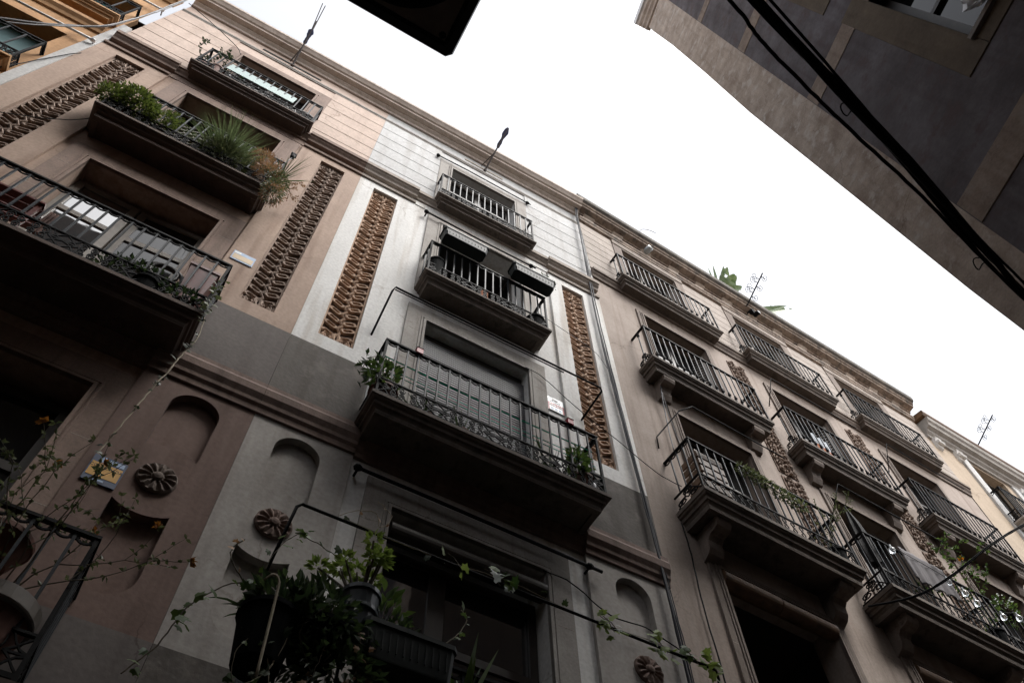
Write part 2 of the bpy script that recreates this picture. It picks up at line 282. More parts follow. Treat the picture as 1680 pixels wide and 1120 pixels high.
def plate(name, mat, parent, rect, holes, d, depth, backmat=None, tint=None):
    """flat slab of plaster with sunk niches; holes = closed loops of (x,z)"""
    bm = bmesh.new(); x0, x1, z0, z1 = rect
    def loop(pts, dd): return [bm.verts.new((x, -dd, z)) for x, z in pts]
    o_ = loop([(x0, z0), (x1, z0), (x1, z1), (x0, z1)], d); es = [bm.edges.new((o_[k], o_[(k + 1) % 4])) for k in range(4)]
    hl = []
    for h in holes:
        v = loop(h, d); hl.append(v); es += [bm.edges.new((v[k], v[(k + 1) % len(v)])) for k in range(len(v))]
    bmesh.ops.triangle_fill(bm, use_beauty=True, edges=es, normal=(0, -1, 0))
    for v, h in zip(hl, holes):
        b_ = loop(h, d - depth)
        for k in range(len(v)): bm.faces.new((v[k], v[(k + 1) % len(v)], b_[(k + 1) % len(v)], b_[k]))
        if not backmat: bm.faces.new(b_)
    b2 = loop([(x0, z0), (x1, z0), (x1, z1), (x0, z1)], -0.05)
    for k in range(4): bm.faces.new((o_[k], o_[(k + 1) % 4], b2[(k + 1) % 4], b2[k]))
    bmesh.ops.recalc_face_normals(bm, faces=bm.faces)
    me = bpy.data.meshes.new(name); bm.to_mesh(me); bm.free(); me.materials.append(M[mat])
    o = bpy.data.objects.new(name, me); C.objects.link(o); o.parent = parent
    return o
def wall_grid(mb, x0, x1, z0, z1, holes, d=0.0, depth=0.3):
    xs = sorted({x0, x1, *[h[0] for h in holes], *[h[1] for h in holes]}); zs = sorted({z0, z1, *[h[2] for h in holes], *[h[3] for h in holes]})
    for xa, xb in zip(xs, xs[1:]):
        for za, zb in zip(zs, zs[1:]):
            xm, zm = (xa + xb) / 2, (za + zb) / 2
            if any(h[0] < xm < h[1] and h[2] < zm < h[3] for h in holes): continue
            mb.quad((xa, d, za), (xb, d, za), (xb, d, zb), (xa, d, zb))
    for a, b_, c, e in holes:
        mb.quad((a, d, c), (a, d - depth, c), (a, d - depth, e), (a, d, e)); mb.quad((b_, d, c), (b_, d, e), (b_, d - depth, e), (b_, d - depth, c))
        mb.quad((a, d, e), (a, d - depth, e), (b_, d - depth, e), (b_, d, e)); mb.quad((a, d, c), (b_, d, c), (b_, d - depth, c), (a, d - depth, c))
class Frame:
    def __init__(s, ox, oy, yaw): s.o = (ox, oy); s.yaw = yaw
    def w(s, x, d, z):
        c, n_ = math.cos(s.yaw), math.sin(s.yaw); return (s.o[0] + c * x + n_ * d, s.o[1] + n_ * x - c * d, z)
F0 = Frame(0, 4.5, 0); FR = Frame(4.4415, 4.5, R_(2.4)); FC = Frame(3.452, 0.5777, R_(-102.3)); FW = Frame(0, 0, 0)
def tag(o, label, cat, group=None, kind=None):
    if label: o['label'] = label
    if cat: o['category'] = cat
    if group: o['group'] = group
    if kind: o['kind'] = kind
    return o
def thing(name, label, cat, F, x=0, d=0, z=0, group=None, rz=0):
    o = bpy.data.objects.new(name, None); o.empty_display_size = 0.1; C.objects.link(o)
    o.location = F.w(x, d, z); o.rotation_euler = (0, 0, F.yaw + rz); return tag(o, label, cat, group)
def spiral(cx, cz, r0, r1, a0, turns, n=16):
    return [(cx + (r0 + (r1 - r0) * k / n) * math.cos(a0 + 2 * math.pi * turns * k / n), cz + (r0 + (r1 - r0) * k / n) * math.sin(a0 + 2 * math.pi * turns * k / n)) for k in range(n + 1)]
def text_mesh(txt, size, mat, parent, x, d, z, name='lettering', align='CENTER'):
    cu = bpy.data.curves.new(name, 'FONT'); cu.body = txt; cu.size = size; cu.align_x = align; cu.align_y = 'CENTER'; cu.extrude = 0.0008
    t = bpy.data.objects.new(name + '_tmp', cu); C.objects.link(t); bpy.context.view_layer.update()
    me = bpy.data.meshes.new_from_object(t.evaluated_get(bpy.context.evaluated_depsgraph_get())); bpy.data.objects.remove(t)
    me.materials.clear(); me.materials.append(M[mat]); me.name = name
    o = bpy.data.objects.new(name, me); C.objects.link(o); o.parent = parent; o.location = (x, -d, z); o.rotation_euler = (R_(90), 0, 0)
    return o

# ------------------------------------------------------------------ the street
g = MB(); g.quad((-60, 60, 0), (60, 60, 0), (60, -60, 0), (-60, -60, 0)); tag(g.build('ground', 'asphalt'), None, None, kind='structure')
g = MB(); g.box(-40, 40, -4.45, -3.7, 0, 0.12); tag(g.build('pavement', 'paving'), None, None, kind='structure')
g = MB(); g.box(-40, 40, -3.697, -3.55, 0, 0.13); tag(g.build('kerb', 'kerb'), None, None, kind='structure')

# ------------------------------------------------------------------ wrought-iron balcony kit
def ribbon_mesh(name, curves, mat, r=0.006, n=4, d=0.0):
    b_ = MB()
    for c in curves: b_.tube([(x, d, z) for x, z in c], r, n)
    o = b_.build(name, mat); me = o.data; bpy.data.objects.remove(o); return me
def mesh_of(b_, name, mat, smooth=False):
    o = b_.build(name, mat, None, smooth); me = o.data; bpy.data.objects.remove(o); return me
def put(me, name, parent, x, d, z, rz=0, sx=1, sz=1):
    o = bpy.data.objects.new(name, me); C.objects.link(o); o.parent = parent; o.location = (x, -d, z); o.rotation_euler = (0, 0, rz); o.scale = (sx, 1, sz); return o
# scroll panel of the white and pink houses, 1 unit wide, 0.22 high
pa = []
for sx in (-1, 1):
    for sz in (-1, 1):
        pa.append([(0.5 + sx * x, 0.11 + sz * z) for x, z in spiral(0.10, 0.055, 0.052, 0.012, math.pi, 1.6)])
        pa.append([(0.5 + sx * x, 0.11 + sz * z) for x, z in spiral(0.235, 0.045, 0.06, 0.014, math.pi * 0.9, -1.5)])
        pa.append([(0.5 + sx * x, 0.11 + sz * z) for x, z in ((0.49, 0.005), (0.42, 0.02), (0.36, 0.055), (0.31, 0.105))])
        pa.append([(0.5 + sx * x, 0.11 + sz * z) for x, z in ((0.30, 0.0), (0.37, 0.03), (0.43, 0.07), (0.495, 0.105))])
    pa.append([(0.5 + sx * 0.29, 0.11), (0.5 + sx * 0.5, 0.11)])
pa += [[(0, 0.002), (1, 0.002)], [(0, 0.218), (1, 0.218)]]
SCROLL_A = ribbon_mesh('scroll_panel', pa, 'iron', 0.009)
# C scroll hanging under the handrail
cs = [(0.5 + 0.42 * math.cos(a), -0.42 * math.sin(a) * 0.95) for a in [math.pi * k / 9 for k in range(10)]]
SCROLL_C = ribbon_mesh('c_scroll', [[(x * 0.11, z * 0.11 - 0.012) for x, z in cs], [(0.014 + 0.011 * math.cos(a), -0.03 + 0.011 * math.sin(a)) for a in [k * 1.05 for k in range(6)]], [(0.096 + 0.011 * math.cos(a), -0.03 + 0.011 * math.sin(a)) for a in [k * 1.05 for k in range(6)]]], 'iron', 0.0085)
# S scroll of the big balcony on the beige house
ss = [(0.035 * math.cos(a) * (1 if k < 8 else -1) * 0.8, 0.0) for k, a in enumerate(range(2))]
def scurve():
    up = [(0.03 * math.cos(a), 0.055 + 0.034 * math.sin(a)) for a in [math.pi * (-0.15 + 1.65 * k / 8) for k in range(9)]]
    lo = [(-x, -z) for x, z in up][::-1]
    return up[::-1][::-1] and (up + lo)
SCROLL_S = ribbon_mesh('s_scroll', [scurve(), [(-0.02, 0.0), (0.02, 0.0)]], 'iron', 0.0075)
# leaf knob on the balusters of the beige house
b_ = MB(); b_.lathe([(0.004, -0.055), (0.022, -0.03), (0.026, 0.0), (0.014, 0.03), (0.02, 0.045), (0.004, 0.065)], (0, 0, 0), 8)
KNOB = mesh_of(b_, 'leaf_knob', 'iron', True)
# side scroll on the beige house, 0.3 wide, 0.28 high
pb = [spiral(0.07, 0.08, 0.06, 0.014, 0, 1.7), spiral(0.19, 0.075, 0.055, 0.012, math.pi, -1.7), spiral(0.13, 0.2, 0.06, 0.012, -math.pi / 2, 1.6), [(0.02, 0.02), (0.1, 0.14), (0.13, 0.26)], [(0.26, 0.02), (0.2, 0.15), (0.13, 0.26)], [(0, 0.0), (0.28, 0.0)]]
SCROLL_SIDE = ribbon_mesh('side_scroll', pb, 'iron', 0.008)
BAL = {}
def baluster_mesh(h, mat, w_):
    k = (round(h, 3), mat, w_)
    if k not in BAL:
        b = MB(); b.box(-w_ / 2, w_ / 2, -w_ / 2, w_ / 2, 0, h); BAL[k] = mesh_of(b, 'baluster', mat)
    return BAL[k]
def balcony(root, x0, x1, z, proj, style, slabmat, rail=0.98, sp=0.115, thick=1.0, consoles=False):
    rings = []
    for ins, dz in ((0, 0), (0, -0.045), (0.012, -0.05), (0.022, -0.068), (0.045, -0.08), (0.05, -0.115), (0.07, -0.122), (0.085, -0.15), (0.085, -0.185)):
        dz *= thick; rings.append([(x0 + ins, -0.05, z + dz), (x1 - ins, -0.05, z + dz), (x1 - ins, proj - ins, z + dz), (x0 + ins, proj - ins, z + dz)])
    sl = MB(); sl.loft(rings); s = sl.build('balcony', slabmat, root)
    # underside: a framed, sunk panel
    u = MB(); zb = z - 0.185 * thick
    if proj > 0.3:
        u.box(x0 + 0.085, x1 - 0.085, proj - 0.15, proj - 0.088, zb - 0.022, zb + 0.01); u.box(x0 + 0.088, x0 + 0.15, 0, proj - 0.153, zb - 0.022, zb + 0.01); u.box(x1 - 0.15, x1 - 0.088, 0, proj - 0.153, zb - 0.022, zb + 0.01)
        u.build('underside_moulding', slabmat, s)
    e = 0.04; xa, xb, df = x0 + e, x1 - e, proj - e; zt = z + rail
    h = MB(); h.box(xa - 0.018, xb + 0.018, df - 0.018, df + 0.018, zt - 0.022, zt); h.box(xa - 0.018, xa + 0.018, 0, df - 0.0185, zt - 0.022, zt); h.box(xb - 0.018, xb + 0.018, 0, df - 0.0185, zt - 0.022, zt)
    h.build('handrail', 'iron', s)
    def barset(zz, nm, t=0.009):
        q = MB(); q.box(xa - t, xb + t, df - t, df + t, zz - 0.016, zz); q.box(xa - t, xa + t, 0, df - t - 0.001, zz - 0.016, zz); q.box(xb - t, xb + t, 0, df - t - 0.001, zz - 0.016, zz); q.build(nm, 'iron', s)
    barset(z + 0.045, 'bottom_rail')
    zl = z + 0.045; zm = z + 0.285
    W_ = 0.017 if style == 'A' else 0.015
    lo = zm if style in 'AC' else zl
    if style in 'AC': barset(zm, 'middle_rail', 0.011)
    bmat = 'iron_blue'
    bm_ = baluster_mesh(zt - 0.022 - lo, bmat, W_)
    n = max(2, round((xb - xa) / sp)); step = (xb - xa) / n
    for k in range(1, n): put(bm_, 'baluster', s, xa + k * step, df, lo)
    ns = max(1, round(df / sp)); st2 = df / ns
    for k in range(1, ns):
        for x in (xa, xb): put(bm_, 'baluster', s, x, k * st2, lo)
    cp = baluster_mesh(zt - 0.022 - z, 'iron', 0.024)
    for x in (xa, xb): put(cp, 'corner_post', s, x, df, z)
    if style == 'A':
        for k in range(n): put(SCROLL_C, 'c_scroll', s, xa + k * step, df, zt - 0.022, 0, step / 0.11)
        for k in range(ns):
            for x in (xa, xb): put(SCROLL_C, 'c_scroll', s, x, k * st2, zt - 0.022, R_(-90), st2 / 0.11)
        npan = max(2, round((xb - xa) / 0.62)); wp = (xb - xa) / npan
        for k in range(npan): put(SCROLL_A, 'scroll_panel', s, xa + k * wp, df, z + 0.05, 0, wp)
        for x in (xa, xb): put(SCROLL_A, 'scroll_panel', s, x, 0, z + 0.05, R_(-90), df)
    elif style == 'B':
        for k in range(1, n): put(KNOB, 'leaf_knob', s, xa + k * step, df, z + 0.19)
        for x in (xa, xb):
            put(SCROLL_SIDE, 'side_scroll', s, x, 0.0, z + 0.05, R_(-90), df / 0.28)
            for k in range(1, ns): put(KNOB, 'leaf_knob', s, x, k * st2, zt - 0.09)
    else:
        for k in range(n): put(SCROLL_S, 's_scroll', s, xa + (k + 0.5) * step, df, z + 0.158)
        for x in (xa, xb): put(SCROLL_SIDE, 'side_scroll', s, x, 0.0, z + 0.05, R_(-90), df / 0.28, 0.82)
        for k in range(ns):
            for x in (xa, xb): put(SCROLL_C, 'c_scroll', s, x, k * st2, zt - 0.022, R_(-90), st2 / 0.11)
    return s
CONSOLE = None
def console(root, x, z, proj, mat):
    b = MB(); pr = [(0, 0), (proj, 0), (proj, -0.07), (proj * 0.92, -0.12), (proj * 0.75, -0.145), (proj * 0.55, -0.15), (proj * 0.42, -0.2), (proj * 0.4, -0.3), (proj * 0.3, -0.36), (0.06, -0.39), (0, -0.42)]
    a = [(d, z + zz) for d, zz in pr]; b.prof(a, x - 0.1, x + 0.1)
    for sx in (-0.104, 0.104):
        sp_ = spiral(proj * 0.72, -0.075, 0.055, 0.012, 0, 1.8)
        b.tube([(x + sx, d, z + zz) for d, zz in sp_], 0.008, 4)
    return b.build('console', mat, root)

# ------------------------------------------------------------------ doors
def door_surround(root, cx, hw, z0, ztop, mat, side=0.25, top=0.28, ear=True):
    b = MB(); b.box(cx - hw - side, cx - hw, 0.0, 0.03, z0, ztop + top); b.box(cx + hw, cx + hw + side, 0.0, 0.03, z0, ztop + top); b.box(cx - hw, cx + hw, 0.0, 0.03, ztop, ztop + top)
    s = b.build('door_surround', mat, root)
    q = MB()
    for a, t, dd in ((0.0, 0.03, 0.048), (0.045, 0.02, 0.042)):
        q.box(cx - hw - a - t, cx - hw - a, 0.02, dd, z0, ztop + a + t); q.box(cx + hw + a, cx + hw + a + t, 0.02, dd, z0, ztop + a + t); q.box(cx - hw - a, cx + hw + a, 0.02, dd, ztop + a, ztop + a + t)
    q.build('moulding', mat, s)
    for zz in (z0 + 0.75, z0 + 1.55, z0 + 2.25):
        for xx in (cx - hw - side + 0.002, cx + hw + 0.08):
            if zz < ztop: j = MB(); j.box(xx, xx + side - 0.085, 0.0295, 0.0312, zz, zz + 0.006); j.build('joint', 'stone', s)
    return s
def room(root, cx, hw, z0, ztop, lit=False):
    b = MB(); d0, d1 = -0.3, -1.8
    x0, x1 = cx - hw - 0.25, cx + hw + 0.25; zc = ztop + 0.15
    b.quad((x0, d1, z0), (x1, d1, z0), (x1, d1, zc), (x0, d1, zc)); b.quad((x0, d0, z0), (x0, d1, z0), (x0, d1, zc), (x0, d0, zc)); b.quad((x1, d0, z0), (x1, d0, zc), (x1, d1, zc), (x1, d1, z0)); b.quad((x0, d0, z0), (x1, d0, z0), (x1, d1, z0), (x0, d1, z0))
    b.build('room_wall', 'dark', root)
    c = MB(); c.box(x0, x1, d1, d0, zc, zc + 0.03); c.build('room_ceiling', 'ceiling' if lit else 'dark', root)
def glazed_leaf(root, x0, x1, d, z0, z1, mat, glass='glass', rails=(0.3, 0.72), rz=0.0, hinge=None, st=0.06):
    hx = x0 if hinge == 'L' else x1
    b = MB(); f = lambda x: x - hx
    h = z1 - z0; zs = [0] + [h * r for r in rails] + [h]
    b.box(f(x0), f(x0) + st, -0.02, 0.025, 0, h); b.box(f(x1) - st, f(x1), -0.02, 0.025, 0, h)
    for i, zz in enumerate(zs):
        a = 0 if i == 0 else (zz - st * (0.5 if i < len(zs) - 1 else 1)); b.box(f(x0) + st, f(x1) - st, -0.019, 0.023, a, a + st)
    o = b.build('door_leaf', mat, root); o.location = (hx, -d, z0); o.rotation_euler = (0, 0, rz)
    for a, c in zip(zs, zs[1:]):
        g_ = MB(); g_.box(f(x0) + st - 0.005, f(x1) - st + 0.005, 0.0, 0.006, a + st * 0.4, c - st * 0.4); g_.build('pane', glass, o)
    return o
def slatted_shutter(root, x0, x1, d, z0, z1, mat, rz=0, hinge='L', n=26):
    hx = x0 if hinge == 'L' else x1; f = lambda x: x - hx; h = z1 - z0
    b = MB(); st = 0.05
    b.box(f(x0), f(x0) + st, -0.018, 0.018, 0, h); b.box(f(x1) - st, f(x1), -0.018, 0.018, 0, h); b.box(f(x0) + st, f(x1) - st, -0.017, 0.017, 0, st); b.box(f(x0) + st, f(x1) - st, -0.017, 0.017, h - st, h)
    o = b.build('shutter', mat, root); o.location = (hx, -d, z0); o.rotation_euler = (0, 0, rz)
    q = MB(); hh = (h - 2 * st) / n
    for k in range(n):
        zz = st + k * hh; q.quad((f(x0) + st, 0.014, zz), (f(x1) - st, 0.014, zz), (f(x1) - st, -0.014, zz + hh * 0.95), (f(x0) + st, -0.014, zz + hh * 0.95))
    q.build('louvres', mat, o); return o
def roller_blind(root, x0, x1, d, z0, z1, mat='blind', pitch=0.045):
    b = MB(); n = int((z1 - z0) / pitch); r = []
    for k in range(n):
        zz = z0 + k * pitch; r += [(d, zz + 0.003), (d + 0.007, zz + 0.008), (d + 0.009, zz + pitch * 0.6), (d + 0.002, zz + pitch - 0.003)]
    r = r + [(d - 0.01, z1), (d - 0.01, z0)]
    b.prof(r, x0, x1); return b.build('roller_blind', mat, root)

# ------------------------------------------------------------------ carved strip: one leaf, copied
def leaf_relief():
    b = MB(); n = 14; L_, W_ = 0.2, 0.078
    def ring(k, d): return [((k * (L_ / 2 - W_ / 2) * (1 if math.cos(a) > 0 else -1)) + k * W_ / 2 * math.cos(a), d, k * W_ / 2 * math.sin(a)) for a in [2 * math.pi * (i + 0.5) / n for i in range(n)]]
    b.loft([ring(1.0, 0.0), ring(1.0, 0.022), ring(0.88, 0.03), ring(0.62, 0.028), ring(0.5, 0.01), ring(0.2, 0.01)])
    return b
LEAF = {'terra': mesh_of(leaf_relief(), 'carved_leaf', 'terra'), 'terra_pink': mesh_of(leaf_relief(), 'carved_leaf_dusty', 'terra_pink')}
def strip_ornament(root, x0, x1, z0, z1, d, mat):
    b = MB(); b.box(x0 - 0.004, x1 + 0.004, d - 0.1, d - 0.075, z0 - 0.004, z1 + 0.004); s = b.build('ornament_panel', 'terra_back', root)
    f = MB(); t = 0.022                                # thin inner border
    f.box(x0, x0 + t, d - 0.075, d - 0.045, z0, z1); f.box(x1 - t, x1, d - 0.075, d - 0.045, z0, z1); f.box(x0 + t, x1 - t, d - 0.075, d - 0.045, z0, z0 + t); f.box(x0 + t, x1 - t, d - 0.075, d - 0.045, z1 - t, z1)
    f.build('panel_border', mat, s)
    cx = (x0 + x1) / 2; hz = z1 - z0; n = 26; hw = (x1 - x0) / 2
    zs = z0 + 0.2; pz = (hz - 0.44) / (n - 1)
    for k in range(n):
        for sx in (-1, 1):
            o = bpy.data.objects.new('carved_leaf', LEAF[mat]); C.objects.link(o); o.parent = s
            o.location = (cx + sx * hw * 0.5 + rnd.uniform(-.004, .004), -(d - 0.075), zs + k * pz + rnd.uniform(-.006, .006)); o.rotation_euler = (0, (-R_(29 + rnd.uniform(-5, 5)) if sx > 0 else R_(29 + rnd.uniform(-5, 5))), 0)
            o.scale = ((hw - 0.025) / 0.185, rnd.uniform(.75, 1.3), pz / 0.158 * rnd.uniform(.88, 1.12))
    v = MB(); pts = [(cx + 0.022 * (1 if i % 2 else -1), d - 0.05, z0 + 0.16 + i * pz / 2) for i in range(2 * n)]
    v.tube(pts, 0.017, 5); v.build('vine_stem', mat, s)
    for zc, nm in ((z0 + 0.105, 'volute'), (z1 - 0.105, 'volute')):
        q = MB()
        for sx in (-1, 1):
            q.tube([(cx + sx * x, d - 0.055, zc + zz) for x, zz in spiral(hw * 0.45, 0.0, 0.065, 0.015, -0.6, 1.7)], 0.019, 5)
            q.tube([(cx, d - 0.055, zc - 0.08), (cx + sx * 0.03, d - 0.05, zc), (cx + sx * 0.02, d - 0.055, zc + 0.09)], 0.02, 5)
            for a in range(4): q.lathe([(0.002, -0.02), (0.022, 0.0), (0.002, 0.022)], (cx + sx * (hw * 0.3 + 0.035 * a), d - 0.05, zc + 0.075 * (1 if a % 2 else -1)), 6)
        q.build(nm, mat, s)
    return s
def rosette(root, x, z, d, r, mat):
    b = MB(); n = 72; rings = []
    for rr, h, amp in ((1.0, 0.0, 0.0), (1.0, 0.014, 0.012), (0.94, 0.026, 0.02), (0.86, 0.03, 0.03), (0.6, 0.036, 0.035), (0.36, 0.03, 0.03), (0.3, 0.034, 0.01), (0.22, 0.05, 0.0), (0.08, 0.056, 0.0)):
        rings.append([(x + r * rr * (1 + amp * math.cos(12 * a)) * math.cos(a), d + h * (1 + 0.3 * math.cos(12 * a) * (amp > 0.025)), z + r * rr * (1 + amp * math.cos(12 * a)) * math.sin(a)) for a in [2 * math.pi * k / n for k in range(n)]])
    b.loft(rings); return b.build('rosette', mat, root)
def niche_loops(cx, w2=0.2):
    zc = 6.32; R2 = 0.36; a0 = math.acos(w2 / R2)
    up = [(cx + w2 * math.cos(a), 7.17 + w2 * math.sin(a)) for a in [math.pi * k / 14 for k in range(15)]]
    up += [(cx - R2 * math.cos(a), zc + R2 * math.sin(a)) for a in [a0 + (math.pi - 2 * a0) * k / 8 for k in range(9)]]
    lo = [(cx + w2 * math.cos(a), 5.46 + w2 * math.sin(a)) for a in [math.pi + math.pi * k / 14 for k in range(15)]]
    lo += [(cx + R2 * math.cos(a), zc - R2 * math.sin(a)) for a in [a0 + (math.pi - 2 * a0) * k / 8 for k in range(9)]]
    return [up, lo]

# ------------------------------------------------------------------ the white house and its pink twin
CORN = [(-0.05, 17.72), (0.04, 17.72), (0.05, 17.79), (0.10, 17.83), (0.105, 17.865), (0.115, 17.865), (0.20, 17.88), (0.205, 17.945), (0.235, 17.96), (0.275, 18.03), (0.295, 18.05), (0.30, 18.12), (-0.05, 18.2)]
LEDGE = [(-0.05, 14.10), (0.035, 14.11), (0.045, 14.16), (0.075, 14.20), (0.085, 14.235), (0.105, 14.24), (0.11, 14.325), (-0.05, 14.36)]
LOWM = [(-0.05, 13.84), (0.028, 13.845), (0.035, 13.89), (0.02, 13.92), (-0.05, 13.925)]
BAND = [(-0.05, 7.46), (0.03, 7.47), (0.035, 7.53), (0.055, 7.56), (0.06, 7.60), (0.085, 7.66), (0.09, 7.74), (0.075, 7.78), (0.075, 7.83), (-0.05, 7.86)]
def shift(p, s): return [((d + s) if d > -0.04 else d, z) for d, z in p]
def townhouse(label, x0, x1, cx, pilL, pilR, stripL, stripR, hws, bals, mats, nicheL, nicheR):
    T = thing('apartment_building', label, 'building', F0, cx, 0, 0)
    root = bpy.data.objects.new('facade', None)           # local frame stays the wall's own
    bpy.data.objects.remove(root)
    sub = T; off = cx
    X = lambda x: x - off
    wallm, sidm, lowm, greym, surm, termat, slabm, frm = mats
    slabz = [b[2] for b in bals]; tops = [7.02, 10.42, 13.58, 16.44]
    holes = [(X(cx - hws[i]), X(cx + hws[i]), slabz[i] - 0.0, tops[i]) for i in range(4)]
    w_ = MB(); wall_grid(w_, X(pilL), X(pilR), 5.0, 14.12, holes[1:3] + [(holes[0][0], holes[0][1], 5.0, 7.02)], 0.0, 0.3); w_.build('wall', wallm, T)
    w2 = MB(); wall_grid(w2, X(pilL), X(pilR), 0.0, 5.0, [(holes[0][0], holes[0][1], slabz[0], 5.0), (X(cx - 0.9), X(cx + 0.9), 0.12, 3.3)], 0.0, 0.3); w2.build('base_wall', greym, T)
    sh = MB(); sh.box(X(cx - 0.88), X(cx + 0.88), -0.25, -0.2, 0.13, 3.28)
    for k in range(32): sh.box(X(cx - 0.87), X(cx + 0.87), -0.2, -0.19, 0.18 + k * 0.097, 0.24 + k * 0.097)
    sh.build('shop_shutter', 'wood_dark', T)
    # attic: backing wall plus grooved courses
    w3 = MB(); wall_grid(w3, X(x0), X(x1), 14.3, 17.75, [holes[3]], 0.0, 0.3); w3.build('attic_wall', sidm, T)
    zc = 14.37; ph = 0.4667
    while zc < 17.16:
        zt = min(zc + ph, 17.18); pr = [(0.0, zc + 0.002), (0.012, zc + 0.004), (0.02, zc + 0.014), (0.02, zt - 0.014), (0.012, zt - 0.004), (0.0, zt - 0.002)]
        if zc < 16.72:
            for a, b in ((x0 + 0.002, cx - hws[3] - 0.252), (cx + hws[3] + 0.252, x1 - 0.002)): MB().prof(pr, X(a), X(b)).build('siding_course', sidm, T)
        else: MB().prof(pr, X(x0 + 0.002), X(x1 - 0.002)).build('siding_course', sidm, T)
        zc += ph
    lm = MB()
    for k, (zz, dd) in enumerate(((17.185, 0.02), (17.235, 0.028), (17.285, 0.024))): lm.prof([(-0.02, zz), (dd, zz + 0.004), (dd, zz + 0.03), (-0.02, zz + 0.034)], X(x0), X(x1))
    lm.build('frieze_moulding', 'surround', T)
    vt = MB(); vw = 0.57 if wallm == 'pink' else 0.42; vt.box(X(cx - vw), X(cx + vw), 0.001, 0.012, 17.47, 17.54); vt.build('attic_vent', 'dark' if wallm == 'pink' else 'stone', T)
    co = MB(); co.prof(CORN, X(x0), X(x1)); co.build('cornice', 'cornice', T)
    # ledge under the attic, broken forward over the pilasters
    ld = MB(); 
    for a, b, s in ((x0, pilL, 0.035), (pilL, pilR, 0.0), (pilR, x1, 0.035)):
        ld.prof(shift(LEDGE, s), X(a), X(b))
    ld.build('ledge', frm, T)
    for a, b in ((x0, pilL), (pilR, x1)): MB().prof(shift(LOWM, 0.04), X(a), X(b)).build('pilaster_cap', frm, T)
    fb = MB(); fb.box(X(x0), X(x1), -0.05, 0.012, 13.93, 14.1); fb.build('frieze_band', surm if wallm == 'pink' else wallm, T)
    bd = MB()
    for a, b in ((x0, pilL), (pilR, x1)): bd.prof(shift(BAND, 0.03), X(a), X(b))
    bd.prof(BAND, X(pilL), X(pilR)); bd.build('string_course', 'stone_red', T)
    # pilasters
    for (a, b), st_, nc in (((x0, pilL), stripL, nicheL), ((pilR, x1), stripR, nicheR)):
        loop = [(X(st_[0]), 9.1), (X(st_[1]), 9.1), (X(st_[1]), 13.64), (X(st_[0]), 13.64)]
        plate('pilaster', wallm, T, (X(a), X(b), 8.86, 13.84), [loop], 0.04, 0.08, backmat=True)
        strip_ornament(T, X(st_[0]), X(st_[1]), 9.1, 13.64, 0.04, termat)
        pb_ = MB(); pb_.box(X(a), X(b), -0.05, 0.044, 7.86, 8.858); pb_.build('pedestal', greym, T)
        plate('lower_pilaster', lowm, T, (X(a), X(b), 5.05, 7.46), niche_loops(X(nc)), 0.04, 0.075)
        rosette(T, X(nc), 6.32, 0.04, 0.145, 'stone_red' if lowm != 'lower_pink_shaded' else 'stone_dark')
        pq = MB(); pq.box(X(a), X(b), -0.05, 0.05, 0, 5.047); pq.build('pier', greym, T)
    for i in range(4):
        door_surround(T, X(cx), hws[i], slabz[i], tops[i], surm)
        room(T, X(cx), hws[i], slabz[i], tops[i], lit=(i == 0))
    for i, (ba, bb, bz, pj) in enumerate(bals):
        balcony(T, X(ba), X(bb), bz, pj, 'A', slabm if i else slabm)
    return T, X
WH, XW = townhouse('white plastered house between the pink one and the beige one', 0.165, 4.44, 2.25, 1.07, 3.46, (0.405, 0.797), (3.70, 4.10), (0.76, 0.71, 0.68, 0.65),
    [(0.65, 3.85, 4.2, 0.6), (0.985, 3.515, 7.86, 0.5), (1.325, 3.175, 11.18, 0.33), (1.34, 3.15, 14.33, 0.25)], ('white', 'white_siding', 'lower_white_shaded', 'grey_plaster', 'surround', 'terra', 'slab_under', 'stone'), 0.605, 3.96)
PH, XP = townhouse('dusty pink plastered house left of the white one, its balconies full of plants', -3.77, 0.163, -1.77, -2.84, -0.775, (-3.50, -3.10), (-0.445, -0.075), (0.75, 0.725, 0.70, 0.67),
    [(-3.25, -0.32, 4.2, 0.6), (-3.06, -0.57, 7.86, 0.5), (-2.84, -0.74, 11.18, 0.36), (-2.74, -0.81, 14.33, 0.28)], ('pink', 'pink_siding', 'lower_pink_shaded', 'grey_pink', 'surround_pink', 'terra_pink', 'slab_pink', 'surround_pink'), -3.3, -0.275)
# white house doors
roller_blind(WH, XW(1.545), XW(2.955), -0.1, 7.9, 10.24)
bx = MB(); bx.box(XW(1.54), XW(2.96), -0.28, -0.14, 10.24, 10.42); bx.build('blind_box', 'wood_dark', WH)
bx = MB(); bx.lathe([(0.085, 0), (0.085, 1.48)], (XW(1.51), -0.02, 6.79), 20, 'x', lambda a: 1 + 0.03 * math.cos(a * 20)); bx.build('rolled_blind', 'wood_dark', WH)
for a, b_, hg in ((1.5, 2.06, 'L'), (2.06, 3.0, 'R')): glazed_leaf(WH, XW(a), XW(b_), -0.2, 4.25, 6.78, 'wood_dark', 'glass_mid', (0.3, 0.68), 0, hg, 0.075)
for a, b_, hg, rz in ((1.58, 2.24, 'L', 1.45), (2.26, 2.92, 'R', -1.45)): glazed_leaf(WH, XW(a), XW(b_), -0.24, 11.2, 13.55, 'wood_dark', 'glass', (0.35, 0.75), rz, hg)
for a, b_, hg in ((1.61, 2.25, 'L'), (2.25, 2.89, 'R')): glazed_leaf(WH, XW(a), XW(b_), -0.22, 14.35, 16.42, 'wood_dark', 'glass', (0.35, 0.75), 0, hg)
